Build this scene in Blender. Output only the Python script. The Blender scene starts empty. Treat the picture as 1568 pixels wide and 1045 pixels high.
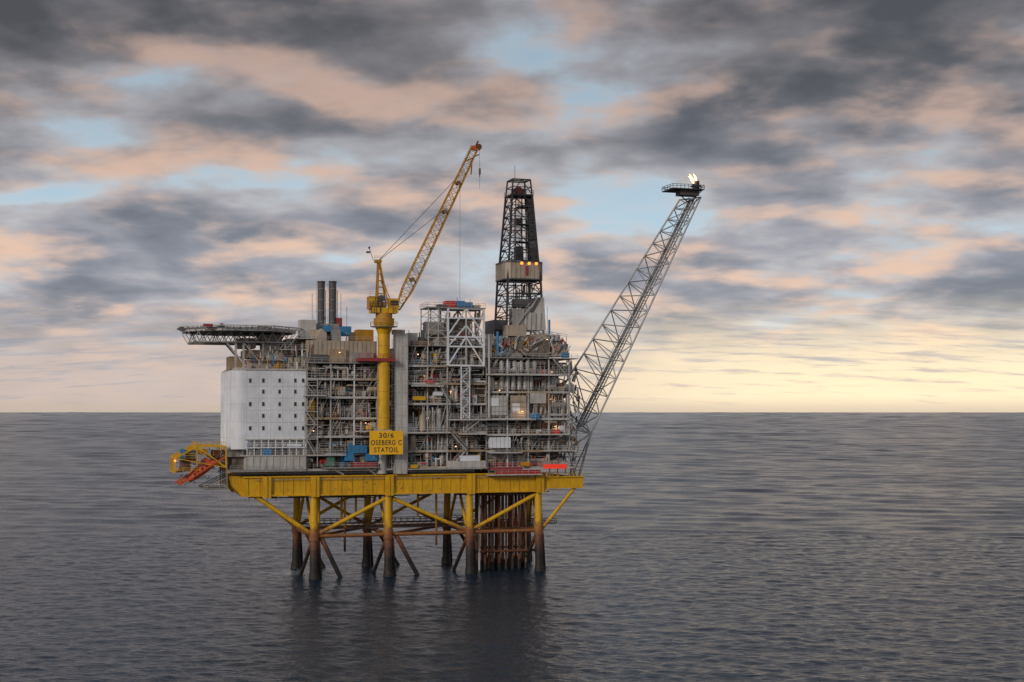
import bpy, math, random
import numpy as np
from mathutils import Vector
R = random.Random(7)

# ------------------------------------------------------------------ frame of reference
F = 50/36*1568.0; TH = math.atan(108.5/F); D = 370.0; H = 43.1
X0 = -51.5; ROT = math.radians(18); C_, S_ = math.cos(ROT), math.sin(ROT)

def A(px, py, v=0.0):
    """elevation survey reading -> platform metres (u along, v deep, z up)"""
    a = (px-784)/F; b = (522.5-py)/F
    den = math.cos(TH)-b*math.sin(TH)
    kx = a/den; kz = (math.sin(TH)+b*math.cos(TH))/den
    u = (kx*(D+v*C_)-X0+v*S_)/(C_-kx*S_)
    return (u, v, H+kz*(D+u*S_+v*C_))
def U(px, v=0.0, py=631): return A(px, py, v)[0]
def Z(py, px=620, v=0.0): return A(px, py, v)[2]

scene = bpy.context.scene
# ------------------------------------------------------------------ materials
def nmat(name):
    m = bpy.data.materials.new(name); m.use_nodes = True
    nt = m.node_tree; return m, nt, nt.nodes['Principled BSDF']
def paint(name, col, rough=.55, metal=0.0, dirt=.5, dcol=(.10,.06,.04), scale=.35, lo=.46, hi=.70):
    m, nt, b = nmat(name)
    tc = nt.nodes.new('ShaderNodeTexCoord'); mp = nt.nodes.new('ShaderNodeMapping')
    mp.inputs['Scale'].default_value = (1.6, 1.6, .35)
    n = nt.nodes.new('ShaderNodeTexNoise'); n.inputs['Scale'].default_value = scale*2; n.inputs['Detail'].default_value = 6; n.inputs['Roughness'].default_value = .68
    nt.links.new(tc.outputs['Object'], mp.inputs[0]); nt.links.new(mp.outputs[0], n.inputs['Vector'])
    r = nt.nodes.new('ShaderNodeValToRGB'); r.color_ramp.elements[0].position = lo; r.color_ramp.elements[1].position = hi
    r.color_ramp.elements[0].color = (0,0,0,1); r.color_ramp.elements[1].color = (dirt,)*3+(1,)
    nt.links.new(n.outputs['Fac'], r.inputs[0])
    n2 = nt.nodes.new('ShaderNodeTexNoise'); n2.inputs['Scale'].default_value = .22; n2.inputs['Detail'].default_value = 3
    nt.links.new(tc.outputs['Object'], n2.inputs['Vector'])
    hs = nt.nodes.new('ShaderNodeHueSaturation'); hs.inputs['Color'].default_value = (*col, 1)
    mr = nt.nodes.new('ShaderNodeMapRange'); mr.inputs['To Min'].default_value = .7; mr.inputs['To Max'].default_value = 1.22
    nt.links.new(n2.outputs['Fac'], mr.inputs[0]); nt.links.new(mr.outputs[0], hs.inputs['Value'])
    mx = nt.nodes.new('ShaderNodeMixRGB'); mx.inputs[2].default_value = (*dcol, 1)
    nt.links.new(r.outputs[0], mx.inputs[0]); nt.links.new(hs.outputs[0], mx.inputs[1])
    nt.links.new(mx.outputs[0], b.inputs['Base Color'])
    b.inputs['Roughness'].default_value = rough; b.inputs['Metallic'].default_value = metal
    return m
M = {}
M['white'] = paint('white_paint', (.74,.78,.84), .5, dirt=.2, dcol=(.35,.3,.26))
M['lgrey'] = paint('light_grey_paint', (.52,.51,.49), .55, dirt=.4)
M['beige'] = paint('beige_paint', (.44,.375,.29), .6, dirt=.4)
M['tan'] = paint('tan_paint', (.36,.27,.18), .6, dirt=.45)
M['mgrey'] = paint('mid_grey_paint', (.29,.285,.275), .6, dirt=.45)
M['dgrey'] = paint('dark_grey_steel', (.090,.092,.098), .6, dirt=.5)
M['black'] = paint('black_steel', (.036,.038,.043), .6, dirt=.4)
M['galv'] = paint('galvanised_steel', (.48,.485,.49), .45, metal=.1, dirt=.35)
M['rust'] = paint('rusty_steel', (.17,.066,.03), .8, dirt=.7, dcol=(.05,.025,.015))
M['brown'] = paint('brown_equipment', (.20,.115,.07), .7, dirt=.5)
M['yellow'] = paint('yellow_paint', (.72,.41,.006), .5, dirt=.5, dcol=(.28,.12,.015))
M['crane'] = paint('crane_ochre_paint', (.50,.25,.018), .55, dirt=.6, dcol=(.17,.08,.02))
M['signy'] = paint('sign_yellow', (1.0,.55,.01), .5, dirt=.05)
M['red'] = paint('red_paint', (.55,.035,.025), .5, dirt=.3)
M['maroon'] = paint('maroon_paint', (.32,.04,.045), .5, dirt=.3)
M['blue'] = paint('blue_paint', (.03,.21,.45), .5, dirt=.3)
M['green'] = paint('green_paint', (.07,.22,.15), .5, dirt=.3)
M['orange'] = paint('lifeboat_orange', (.70,.11,.03), .4, dirt=.3)
M['glass'] = paint('window_glass', (.012,.016,.022), .15, dirt=0)
M['wall'] = paint('brown_grey_cladding', (.19,.165,.14), .8, dirt=.55)
def emat(name, col, s):
    m, nt, b = nmat(name)
    n = nt.nodes.new('ShaderNodeTexNoise'); n.inputs['Scale'].default_value = 1.5
    mr = nt.nodes.new('ShaderNodeMapRange'); mr.inputs['To Min'].default_value = s*.6; mr.inputs['To Max'].default_value = s*1.4
    nt.links.new(n.outputs['Fac'], mr.inputs[0]); nt.links.new(mr.outputs[0], b.inputs['Emission Strength'])
    b.inputs['Base Color'].default_value = (*col,1); b.inputs['Emission Color'].default_value = (*col,1); return m
M['lamp'] = emat('lit_lamp', (1,.55,.25), 3.2)
M['lampo'] = emat('lit_orange_lamp', (1,.26,.03), 2.6)
M['flame'] = emat('gas_flare_fire', (1,.62,.28), 3.2)
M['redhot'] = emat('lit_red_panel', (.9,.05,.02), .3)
m, nt, b = nmat('jacket_leg_paint')
tc = nt.nodes.new('ShaderNodeTexCoord'); sp = nt.nodes.new('ShaderNodeSeparateXYZ'); nt.links.new(tc.outputs['Object'], sp.inputs[0])
n = nt.nodes.new('ShaderNodeTexNoise'); n.inputs['Scale'].default_value = .6; n.inputs['Detail'].default_value = 8; n.inputs['Roughness'].default_value = .7
nt.links.new(tc.outputs['Object'], n.inputs['Vector'])
ma = nt.nodes.new('ShaderNodeMath'); ma.operation = 'MULTIPLY_ADD'; ma.inputs[1].default_value = 9; nt.links.new(n.outputs['Fac'], ma.inputs[0])
nt.links.new(sp.outputs['Z'], ma.inputs[2])
mr = nt.nodes.new('ShaderNodeMapRange'); mr.inputs['From Min'].default_value = 0; mr.inputs['From Max'].default_value = 30; nt.links.new(ma.outputs[0], mr.inputs[0])
cr = nt.nodes.new('ShaderNodeValToRGB'); els = cr.color_ramp.elements
els[0].position = .31; els[0].color = (.014,.013,.015,1); els[1].position = .39; els[1].color = (.08,.034,.025,1)
for p_,c_ in ((.47,(.22,.085,.04,1)),(.53,(.28,.11,.035,1)),(.575,(.42,.21,.015,1)),(.62,(.68,.39,.010,1))):
    e = els.new(p_); e.color = c_
nt.links.new(mr.outputs[0], cr.inputs[0])
ns = nt.nodes.new('ShaderNodeTexNoise'); ns.inputs['Scale'].default_value = 1.1; ns.inputs['Detail'].default_value = 6; ns.inputs['Roughness'].default_value=.7
nt.links.new(tc.outputs['Object'], ns.inputs['Vector'])
r2 = nt.nodes.new('ShaderNodeValToRGB'); r2.color_ramp.elements[0].position=.52; r2.color_ramp.elements[1].position=.74; r2.color_ramp.elements[1].color=(.65,.65,.65,1)
nt.links.new(ns.outputs['Fac'], r2.inputs[0]); mx = nt.nodes.new('ShaderNodeMixRGB'); mx.inputs[2].default_value=(.13,.06,.025,1)
nt.links.new(r2.outputs[0], mx.inputs[0]); nt.links.new(cr.outputs[0], mx.inputs[1]); nt.links.new(mx.outputs[0], b.inputs['Base Color']); b.inputs['Roughness'].default_value = .65
M['leg'] = m

# ------------------------------------------------------------------ mesh builder
class MB:
    def __init__(s, name, parent): s.n, s.p = name, parent; s.v=[]; s.f=[]; s.mi=[]; s.ms=[]; s.sm=[]
    def _m(s, m):
        if m not in s.ms: s.ms.append(m)
        return s.ms.index(m)
    def add(s, m, vs, fs, smooth=False):
        o = len(s.v); s.v += [tuple(x) for x in vs]; k = s._m(m)
        for f in fs: s.f.append([i+o for i in f]); s.mi.append(k); s.sm.append(smooth)
    def box(s, m, u0,u1,v0,v1,z0,z1):
        if u1<u0: u0,u1=u1,u0
        if v1<v0: v0,v1=v1,v0
        if z1<z0: z0,z1=z1,z0
        s.add(m, [(u0,v0,z0),(u1,v0,z0),(u1,v1,z0),(u0,v1,z0),(u0,v0,z1),(u1,v0,z1),(u1,v1,z1),(u0,v1,z1)],
              [(3,2,1,0),(4,5,6,7),(0,1,5,4),(1,2,6,5),(2,3,7,6),(3,0,4,7)])
    def pbox(s, m, x0,x1,y0,y1,v0,v1):
        xm=(x0+x1)/2; ym=(y0+y1)/2
        s.box(m, A(x0,ym,v0)[0], A(x1,ym,v0)[0], v0, v1, A(xm,y0,v0)[2], A(xm,y1,v0)[2])
    def tube(s, m, p, q, r, n=8, r2=None, smooth=True):
        p=Vector(p); q=Vector(q); d=q-p
        if d.length<1e-4: return
        r2 = r if r2 is None else r2
        d.normalize(); t = Vector((0,0,1)) if abs(d.z)<.9 else Vector((1,0,0))
        a=d.cross(t).normalized(); c=d.cross(a)
        off = math.pi/n
        vs=[p+(a*math.cos(off+2*math.pi*i/n)+c*math.sin(off+2*math.pi*i/n))*r for i in range(n)]
        vs+=[q+(a*math.cos(off+2*math.pi*i/n)+c*math.sin(off+2*math.pi*i/n))*r2 for i in range(n)]
        s.add(m, vs, [(i,(i+1)%n,n+(i+1)%n,n+i) for i in range(n)], smooth and n>4)
        s.add(m, vs, [tuple(range(n-1,-1,-1)), tuple(range(n,2*n))])
    def beam(s, m, p, q, w): s.tube(m, p, q, w*.707, 4, smooth=False)
    def prism(s, m, pts, z0, z1):
        n=len(pts); vs=[(x,y,z0) for x,y in pts]+[(x,y,z1) for x,y in pts]
        s.add(m, vs, [tuple(range(n-1,-1,-1)), tuple(range(n,2*n))]+[(i,(i+1)%n,n+(i+1)%n,n+i) for i in range(n)])
    def vprism(s, m, pts, v0, v1):
        n=len(pts); vs=[(x,v0,z) for x,z in pts]+[(x,v1,z) for x,z in pts]
        s.add(m, vs, [tuple(range(n)), tuple(range(2*n-1,n-1,-1))]+[(i,n+i,n+(i+1)%n,(i+1)%n) for i in range(n)])
    def rail(s, p, q, h=1.15, m=None, step=1.8, w=.07):
        m = m or M['galv']; p=Vector(p); q=Vector(q); L=(q-p).length; k=max(1,int(L/step))
        for i in range(k+1):
            a=p.lerp(q,i/k); s.beam(m, a, a+Vector((0,0,h)), w)
        for hh in (h, h*.55): s.beam(m, p+Vector((0,0,hh)), q+Vector((0,0,hh)), w)
    def stair(s, p, q, m=None, width=.9):
        m=m or M['galv']; p=Vector(p); q=Vector(q); n=int(abs(q.z-p.z)/.28)
        for dv in (0,width):
            o=Vector((0,dv,0)); s.beam(m,p+o,q+o,.2); s.beam(m,p+o+Vector((0,0,1.1)),q+o+Vector((0,0,1.1)),.07)
        for i in range(n):
            a=p.lerp(q,i/n); s.box(m,a.x-.15,a.x+.15,a.y,a.y+width,a.z,a.z+.05)
    def done(s):
        me=bpy.data.meshes.new(s.n); me.from_pydata(s.v,[],s.f)
        for m in s.ms: me.materials.append(m)
        me.polygons.foreach_set('material_index', s.mi); me.polygons.foreach_set('use_smooth', s.sm); me.update()
        o=bpy.data.objects.new(s.n, me); scene.collection.objects.link(o); o.parent=s.p; return o
def root(name):
    e=bpy.data.objects.new(name,None); scene.collection.objects.link(e); e.location=(X0,0,0); e.rotation_euler=(0,0,ROT); e.empty_display_size=2; return e

DEP=28.0
# ------------------------------------------------------------------ jacket
rj=root('steel_jacket'); j=MB('legs_and_bracing', rj); leg=M['leg']
fpx=[481,595,720,826]; bpx=[453,561,683,806]; ZB=10.9; ZT=24
fu=[A(x,880,0)[0] for x in fpx]; bu=[A(x,867,27)[0] for x in bpx]
for i,(a,b2) in enumerate(zip(fu,bu)):
    for (uu,vv,tv) in ((a,0,1.2),(b2,27,25.5)):
        j.tube(leg,(uu,vv,-6),(uu,vv+(tv-vv)*.45,ZB),1.25,16,1.0)
        j.tube(leg,(uu,vv+(tv-vv)*.45,ZB),(uu,tv,ZT),1.0,16,.95)
        j.tube(leg,(uu,vv+(tv-vv)*.45,ZB-1.2),(uu,vv+(tv-vv)*.45,ZB+1.2),1.3,16)
        j.tube(leg,(uu+2.3,vv+1.6,-6),(uu+1.2,vv+1.2,ZB-1),.5,10)
        j.tube(leg,(uu,vv,-3),(uu,vv,1.6),1.7,16,1.25)
fm=[Vector((x,.54,ZB)) for x in fu]; bm=[Vector((x,26.3,ZB)) for x in bu]
for i in range(3):
    j.tube(leg,fm[i],fm[i+1],.5,10); j.tube(leg,bm[i],bm[i+1],.5,10)
    j.tube(leg,fm[i],bm[i+1],.38,8)
for i in range(4):
    j.tube(leg,fm[i],bm[i],.5,10)
    j.tube(leg,(fm[i]+Vector((0,2,0))),(fm[i].lerp(bm[i],.5)+Vector((0,0,12.5))),.4,10)
    j.tube(leg,(bm[i]-Vector((0,2,0))),(fm[i].lerp(bm[i],.5)+Vector((0,0,12.5))),.4,10)
    j.tube(leg,fm[i]+Vector((1.8,5,-12)),(fu[i]+2.6,9,ZT),.55,12)
def ptube(x0,y0,x1,y1,v0,v1,r): j.tube(leg,A(x0,y0,v0),A(x1,y1,v1),r,10)
ptube(391,760,479,820,.8,.5,.62); ptube(484,820,590,764,.5,1,.55); ptube(602,764,718,814,1,.6,.5)
ptube(722,812,822,756,.6,1,.55); ptube(828,812,884,742,.6,1,.48)
ptube(455,806,540,758,26.5,26,.45); ptube(565,806,480,756,26.5,26,.45)
ptube(563,806,660,756,26.5,26,.45); ptube(683,806,590,756,26.5,26,.42); ptube(685,806,770,756,26.5,26,.42)
ptube(400,765,452,806,26,26.5,.5)
for (a,b2,vv) in ((fm[0],fm[1],.5),(fm[1],fm[2],.5)):
    st=a.lerp(b2,.1)+Vector((0,vv,-.4)); d=(b2-a)
    j.tube(leg,st,st+Vector((d.x*.42,0,-17)),.6,10)
for i in range(3):
    st=bm[i].lerp(bm[i+1],.1); d=bm[i+1]-bm[i]; j.tube(leg,st,st+Vector((d.x*.45,0,-17)),.5,10)
for i in range(4):
    j.tube(leg,fm[i]+Vector((0,1,-.5)),Vector((fu[i]-3,14,-6)),.5,10)
for (v0,v1,zz) in ((12,13.6,ZB+.7),(24.4,25.6,ZB+1.2)):
    j.box(M['dgrey'],bu[0]+2,bu[3]+4,v0,v1,zz,zz+.25); j.rail((bu[0]+2,v0,zz+.25),(bu[3]+4,v0,zz+.25),m=M['brown'],w=.12); j.rail((bu[0]+2,v1,zz+.25),(bu[3]+4,v1,zz+.25),m=M['brown'],w=.12)
for x,y1 in ((528,845),(523,800),(545,790),(640,790),(668,835)):
    j.tube(leg,A(x,750,9),A(x,y1,9),.32,10)
j.done()
c=MB('well_conductors', rj)
for iu in range(7):
    for iv in range(4):
        uu=A(742,800,8)[0]+iu*1.95+R.uniform(-.1,.1); vv=7+iv*3.0
        c.tube(M['rust'] if R.random()<.75 else M['brown'],(uu,vv,-5),(uu,vv,27),.42 if R.random()<.7 else .3,10)
        c.tube(leg,(uu,vv,-5),(uu,vv,R.uniform(1.5,3)),.55,10)
u0=A(738,800,8)[0]; u1=u0+13.4
for zz in (ZB+.2,20.5,5.0):
    for vv in (6,16.8): c.tube(M['rust'],(u0-1,vv,zz),(u1+1,vv,zz),.35,8)
    for uu in (u0-1,u1+1): c.tube(M['rust'],(uu,6,zz),(uu,16.8,zz),.35,8)
for uu in (u0-1.2,u1+1.5): c.tube(M['galv'],(uu,6.4,0),(uu,6.4,25),.28,8)
c.done()

# ------------------------------------------------------------------ module support deck
rd=root('yellow_support_deck'); d=MB('girders', rd)
uL=A(372,745,0)[0]; uS=A(836,745,0)[0]; uR=A(893,745,0)[0]
zt=A(600,727,0)[2]; zb=A(500,759,0)[2]
Y=M['yellow']
d.box(Y,uL,uS,0,.5,zb+.35,zt-.35)
for (z0,z1) in ((zb,zb+.35),(zt-.35,zt)): d.box(Y,uL-.1,uS+.1,-.45,.95,z0,z1)
d.box(Y,uL,uS,DEP-.5,DEP,zb,zt)
for uu in (uL,*[x-.3 for x in fu]): d.box(Y,uu,uu+.6,.95,DEP-.5,zb+.2,zt-.4)
uu=uL+1.2
while uu<uS:
    d.box(Y,uu,uu+.10,-.16,-.0,zb+.35,zt-.35); uu+=2.9+R.uniform(-.4,.4)
for x in fu+[uL+6]:
    if x<uS: d.box(Y,x-1.1,x+1.1,-.75,-.46,zb-.3,zt-.1); d.box(Y,x-.12,x+.12,-.95,-.75,zb-.3,zt-.1)
z2=zt-.2; z1=A(865,748,0)[2]
d.box(Y,uS+.1,uR,0,.5,z1,z2-1.2); d.box(Y,uS+.1,uR,-.4,.9,z2-1.2,z2-.9); d.box(Y,uR-.6,uR,.9,DEP,z1,z2-1.2)
for k in range(4): d.beam(Y,(uS+1+k*2.3,-.2,z2-.9),(uS+1+k*2.3,-.2,zt+1.5),.25)
d.rail((uS,-.3,z2-.9),(uR,-.3,z2-.9),m=Y)
d.box(M['dgrey'],uL+.7,uS,1,DEP-.5,zt-.6,zt-.3)
for k in range(7): d.box(M['brown'],uL+1,uS,2+k*3.8,2.4+k*3.8,zb+.6,zt-.6)
for k in range(55):
    ua=R.uniform(uL+2,uS-8); vv=R.uniform(1.5,8); zz=zb+R.uniform(-.9,.4)
    d.tube(R.choice([M['galv'],M['brown'],M['dgrey'],M['rust']]),(ua,vv,zz),(ua+R.uniform(2,12),vv,zz),R.uniform(.1,.25),8)
    if R.random()<.4: d.beam(M['brown'],(ua,vv,zz),(ua,vv,zz-R.uniform(.5,1.6)),.15)
for k in range(40):
    uu=R.uniform(uL+1,uS-1); zz=R.uniform(zb+.6,zt-.8); d.box(R.choice([Y,M['brown'],M['mgrey'],M['crane']]),uu,uu+R.uniform(.15,.6),-.14,-.005,zz,zz+R.uniform(.15,.5))
d.tube(M['mgrey'],(uL+3,-.6,zt-.9),(uS-3,-.6,zt-.9),.09,6)
d.vprism(Y,[(uL,zt),(uL,zb),(uL-2.2,zb+2.4),(uL-3,zt)],2,6)
d.vprism(Y,[(uL,zt),(uL,zb),(uL-2.2,zb+2.4),(uL-3,zt)],20,24)
d.done()

# ------------------------------------------------------------------ process modules
rp=root('process_modules')
pal=[('lgrey',23),('beige',24),('tan',11),('mgrey',14),('galv',12),('dgrey',9),('brown',8),('rust',4),('white',10),('blue',5),('green',3),('yellow',3.5),('red',3),('maroon',2.5),('crane',2.5)]
names=[a for a,_ in pal]; wts=[w for _,w in pal]
def col(): return M[R.choices(names,wts)[0]]
lamps=MB('deck_lamps', rp)
def fill(b,u0,u1,z0,z1,dense=1.0,vmax=6.5,front=0.0):
    h=z1-z0-.35; L=u1-u0
    b.box(M['mgrey'],u0,u1,front,DEP-1,z0-.18,z0)
    k=u0
    while k<u1-.2:
        w=min(R.uniform(4,11),u1-k); b.box(R.choice([M['lgrey'],M['galv'],M['beige'],M['lgrey'],M['tan']]),k,k+w-.02,front-.12,front-.01,z0-.45,z0+.12); k+=w
    b.rail((u0,front-.05,z0+.12),(u1,front-.05,z0+.12),m=R.choice([M['galv'],M['lgrey'],M['galv']]))
    k=u0
    while k<u1-.3: b.box(M['dgrey'],k,k+.2,front+.1,vmax,z0-.5,z0-.19); k+=1.6
    k=u0
    while k<u1:
        w=min(R.uniform(2.0,6),u1-k); vv=vmax+R.uniform(-3.0,2.2)
        b.box(R.choices([M['wall'],M['dgrey'],M['mgrey'],M['beige'],M['lgrey'],M['tan']],[4,3,2,2.5,1,2])[0],k,k+w,vv,vv+.3,z0,z0+h*R.uniform(.55,1)); k+=w
    n=int(L*h/2.0*dense)
    for _ in range(n):
        t=R.random(); uu=R.uniform(u0+.4,u1-.4); vv=R.uniform(front+.3,vmax-1.2)
        if t<.24:
            w=R.uniform(.4,2.4); hh=R.uniform(.5,2.4)
            hh=min(hh,h*.85); zz=z0 if R.random()<.7 else z0+R.uniform(0,max(.01,h-hh))
            a=max(u0,uu-w/2); e=min(u1,uu+w/2); dd=R.uniform(.5,1.6); m=col()
            b.box(m,a,e,vv,vv+dd,zz,zz+hh)
            if R.random()<.5: b.box(col(),a+(e-a)*.2,a+(e-a)*.6,vv-.12,vv-.004,zz+hh*.3,zz+hh*.7)
            if R.random()<.4: b.tube(M['galv'],((a+e)/2,vv+dd/2,zz+hh),((a+e)/2,vv+dd/2,min(z0+h,zz+hh+R.uniform(.4,2))),.09,6)
        elif t<.31:
            r=R.uniform(.3,.9); m=col(); zz=z0+.4; tp=z0+h*R.uniform(.55,.95)
            b.tube(m,(uu,vv,zz),(uu,vv,tp-.25),r,14); b.tube(m,(uu,vv,tp-.25),(uu,vv,tp),r,14,r*.5)
            b.tube(M['galv'],(uu,vv,tp),(uu,vv,z0+h),.12,6)
        elif t<.37:
            r=R.uniform(.35,.8); w=R.uniform(1.5,4); zz=z0+.5+r+R.choice([0,0,.8]); m=col(); a=max(u0,uu-w/2); e=min(u1,uu+w/2)
            b.tube(m,(a+.3,vv,zz),(e-.3,vv,zz),r,14); b.tube(m,(a,vv,zz),(a+.3,vv,zz),r*.6,14,r); b.tube(m,(e-.3,vv,zz),(e,vv,zz),r,14,r*.6)
            for q in (.25,.75): b.box(M['mgrey'],a+(e-a)*q-.12,a+(e-a)*q+.12,vv-r*.7,vv+r*.7,z0,zz-r*.5)
        elif t<.60:
            w=R.uniform(1.5,8); a=max(u0,uu-w/2); e=min(u1,uu+w/2); zz=z0+R.uniform(.4,h); r=R.choice([.07,.1,.14,.2,.28]); m=R.choices([M['galv'],M['lgrey'],M['mgrey'],M['beige'],M['brown'],M['dgrey'],M['white'],M['tan'],M['rust']],[5,4,3,3,1.5,2,2.5,2,.9])[0]
            b.tube(m,(a,vv,zz),(e,vv,zz),r,8)
            if R.random()<.6: b.tube(m,(e,vv,zz),(e,vv,z0+(h if R.random()<.5 else 0)),r,8)
            if R.random()<.5: b.tube(m,(a,vv,zz),(a,min(vv+4,vmax),zz),r,8)
            if R.random()<.35: q=(a+e)/2; b.tube(R.choice([M['red'],m,M['blue'],M['dgrey']]),(q,vv-.1,zz-.05),(q,vv-.1,zz+.6),r*1.3+.08,8)
        elif t<.80:
            r=R.choice([.06,.09,.13,.18,.25]); m=R.choices([M['galv'],M['lgrey'],M['white'],M['beige'],M['brown'],M['dgrey'],M['tan']],[5,4,3,3,1.5,2,2])[0]
            b.tube(m,(uu,vv,z0+h*R.uniform(0,.35)),(uu,vv,z0+h*R.uniform(.6,1)),r,8)
            if R.random()<.4:
                zz=z0+h*R.uniform(.3,.6); b.tube(M['red'] if R.random()<.3 else m,(uu,vv,zz),(uu,vv,zz+.35),r*2.2,8)
        elif t<.88:
            w=R.uniform(2,6); a=max(u0,uu-w/2); e=min(u1,uu+w/2); zz=z0+h*R.uniform(.65,.95)
            b.box(M['galv'],a,e,vv,vv+.5,zz,zz+.1)
            for q in range(3): b.beam(M['galv'],(a+(e-a)*q/2,vv,zz),(a+(e-a)*q/2,vv,z0+h),.07)
        elif t<.94:
            w=R.uniform(1.5,5); a=max(u0,uu-w/2); e=min(u1,uu+w/2); zz=z0+h*R.uniform(.35,.55)
            b.box(M['mgrey'],a,e,front+.2,front+1.6,zz-.12,zz); b.rail((a,front+.25,zz),(e,front+.25,zz))
            b.beam(M['galv'],(a,front+.3,z0),(a,front+.3,zz),.14); b.beam(M['galv'],(e,front+.3,z0),(e,front+.3,zz),.14)
        else:
            m=R.choice([M['lgrey'],M['galv'],M['beige']]); w=R.uniform(1.5,3)
            b.beam(m,(uu,front+.4,z0),(min(u1,uu+w),front+.4,z0+h),.16)
def warm_lamp(px,py,v,pw=50):
    L=bpy.data.lights.new('work_light','POINT'); L.energy=pw; L.color=(1,.55,.25); L.shadow_soft_size=.25
    o=bpy.data.objects.new('work_light',L); scene.collection.objects.link(o); o.parent=rp; o.location=A(px,py,v)
    p=A(px,py,v); lamps.box(M['lamp'],p[0]-.16,p[0]+.16,v-.2,v+.1,p[2]+.28,p[2]+.38)
def section(name,x0,x1,ys,dense=1.0,vmax=6.5,front=0,colw=.32,colsp=6.0):
    b=MB(name,rp); u0=U(x0,front); u1=U(x1,front); xm=(x0+x1)/2
    zs=[A(xm,y,front)[2] for y in ys]
    for z0,z1 in zip(zs,zs[1:]): fill(b,u0,u1,z0,z1,dense,vmax,front)
    k=max(1,round((u1-u0)/colsp))
    for i in range(k+1):
        uu=u0+(u1-u0)*i/k; b.box(R.choice([M['lgrey'],M['galv'],M['white']]),uu-colw/2,uu+colw/2,front+.02,front+.34,zs[0]-.6,zs[-1])
    b.box(M['wall'],u0+.3,u1-.3,vmax+2.9,DEP-1.2,zs[0],zs[-1]-.4)
    return b,u0,u1,zs
b,u0,u1,zs=section('utility_module',470,578,[718,695,668,640,608,580,556],1.35,5.0)
b.box(M['beige'],u0,u1,1.0,DEP,zs[-1],A(520,522,1)[2]); b.rail((u0,1,A(520,522,1)[2]),(u1,1,A(520,522,1)[2]))
b.box(M['mgrey'],u0-.2,u1+.2,-.4,DEP,zs[-1]-.15,zs[-1]+.15)
b.rail((u0,-.35,zs[-1]+.15),(u1,-.35,zs[-1]+.15))
for k in range(16):
    uu=u0+(u1-u0)*(k+.5)/16; b.box(M['mgrey'],uu-.06,uu+.06,.9,.99,zs[-1],A(520,523,1)[2])
for x0,x1,y0,y1,m,v in ((476,502,543,556,'dgrey',.3),(505,530,535,556,'tan',.2),(540,572,540,556,'mgrey',.3),(476,490,505,522,'beige',3),(460,484,490,520,'lgrey',5),(496,509,499,508,'blue',4),(508,522,505,522,'mgrey',3),(522,538,500,514,'blue',6),(538,548,509,522,'brown',4),(547,572,505,522,'crane',2),(490,500,508,522,'dgrey',2),(515,524,487,500,'maroon',9)):
    b.pbox(M[m],x0,x1,y0,y1,v,v+4)
b.vprism(M['beige'],[A(484,520,2)[::2],A(500,540,2)[::2],A(500,510,2)[::2],A(492,503,2)[::2]],1.9,5)
for x0,x1,y,m in ((465,500,605,'lgrey'),(545,578,660,'lgrey'),(470,530,697,'galv'),(498,580,716,'mgrey')):
    b.box(M[m],U(x0,-2),U(x1,-2),-2,0-.13,A(x0,y,-2)[2]-.3,A(x0,y,-2)[2]); z=A(x0,y,-2)[2]; b.rail((U(x0,-2),-1.95,z),(U(x1,-2),-1.95,z))
b.pbox(M['blue'],535,562,682,694,-1.4,1.2); b.pbox(M['blue'],528,541,694,706,-1.6,.8); b.pbox(M['maroon'],541,577,708,717,-1.9,-.5)
b.pbox(M['blue'],560,578,694,706,-1.2,.5); b.pbox(M['green'],500,512,700,714,-1.2,.5)
for k in range(4): b.pbox(M['dgrey'],538+k*6,538.5+k*6,683,693,-1.45,-1.405)
b.beam(M['lgrey'],A(505,716,-1.5),A(526,727,0),.4); b.beam(M['lgrey'],A(560,716,-1.5),A(575,727,0),.4)
b.done()
b,u0,u1,zs=section('separation_module',624,745,[715,690,662,618,587,560,530],1.5,5.0)
zz=zs[-1]
b.box(M['mgrey'],u0,u1,0,DEP,zz-.2,zz); b.rail((u0,0,zz),(u1,0,zz))
for x0,x1,y0,y1,m,v in ((626,640,510,530,'lgrey',2),(642,650,516,530,'dgrey',2),(650,664,505,530,'mgrey',6),(664,684,512,530,'beige',4),(630,660,522,530,'brown',1)):
    b.pbox(M[m],x0,x1,y0,y1,v,v+4)
for k in range(40):
    x=R.uniform(626,742); b.tube(R.choice([M['galv'],M['lgrey'],M['dgrey'],M['brown']]),A(x,530,R.uniform(1,8)),A(x,R.uniform(505,520),4),R.uniform(.06,.2),6)
for x0,x1,y in ((687,746,716),(624,690,662),(705,745,664),(632,680,590),(690,748,642)):
    z=A(x0,y,-2.2)[2]; b.box(M['lgrey'],U(x0,-2.2),U(x1,-2.2),-2.2,-.13,z-.35,z); b.rail((U(x0,-2.2),-2.15,z),(U(x1,-2.2),-2.15,z))
b.pbox(M['lgrey'],686,744,706,716,-2.3,-.5); b.pbox(M['white'],705,735,698,706,-1.8,0)
b.pbox(M['yellow'],632,652,607,613,-.3,1); b.pbox(M['white'],664,678,600,606,-.3,1); b.pbox(M['red'],652,664,582,587,-.5,.6); b.pbox(M['yellow'],628,640,712,717,-.6,.3)
for x in (706,719):
    for vv in (-.9,1.0): b.beam(M['white'],A(x,645,vv),(A(x,645,vv)[0],vv,A(x,562,vv)[2]),.28)
for q,y in enumerate((640,628,616,604,592,580,568)):
    z=A(712,y,-.9)[2]; b.box(M['lgrey'],U(706,-.9),U(719,-.9),-.9,1,z-.15,z); b.rail((U(706,-.9),-.9,z),(U(719,-.9),-.9,z),m=M['white'])
    if q<6: b.stair(A(707 if q%2 else 718,y,-.7),A(718 if q%2 else 707,y-12,-.7),m=M['white'])
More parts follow.
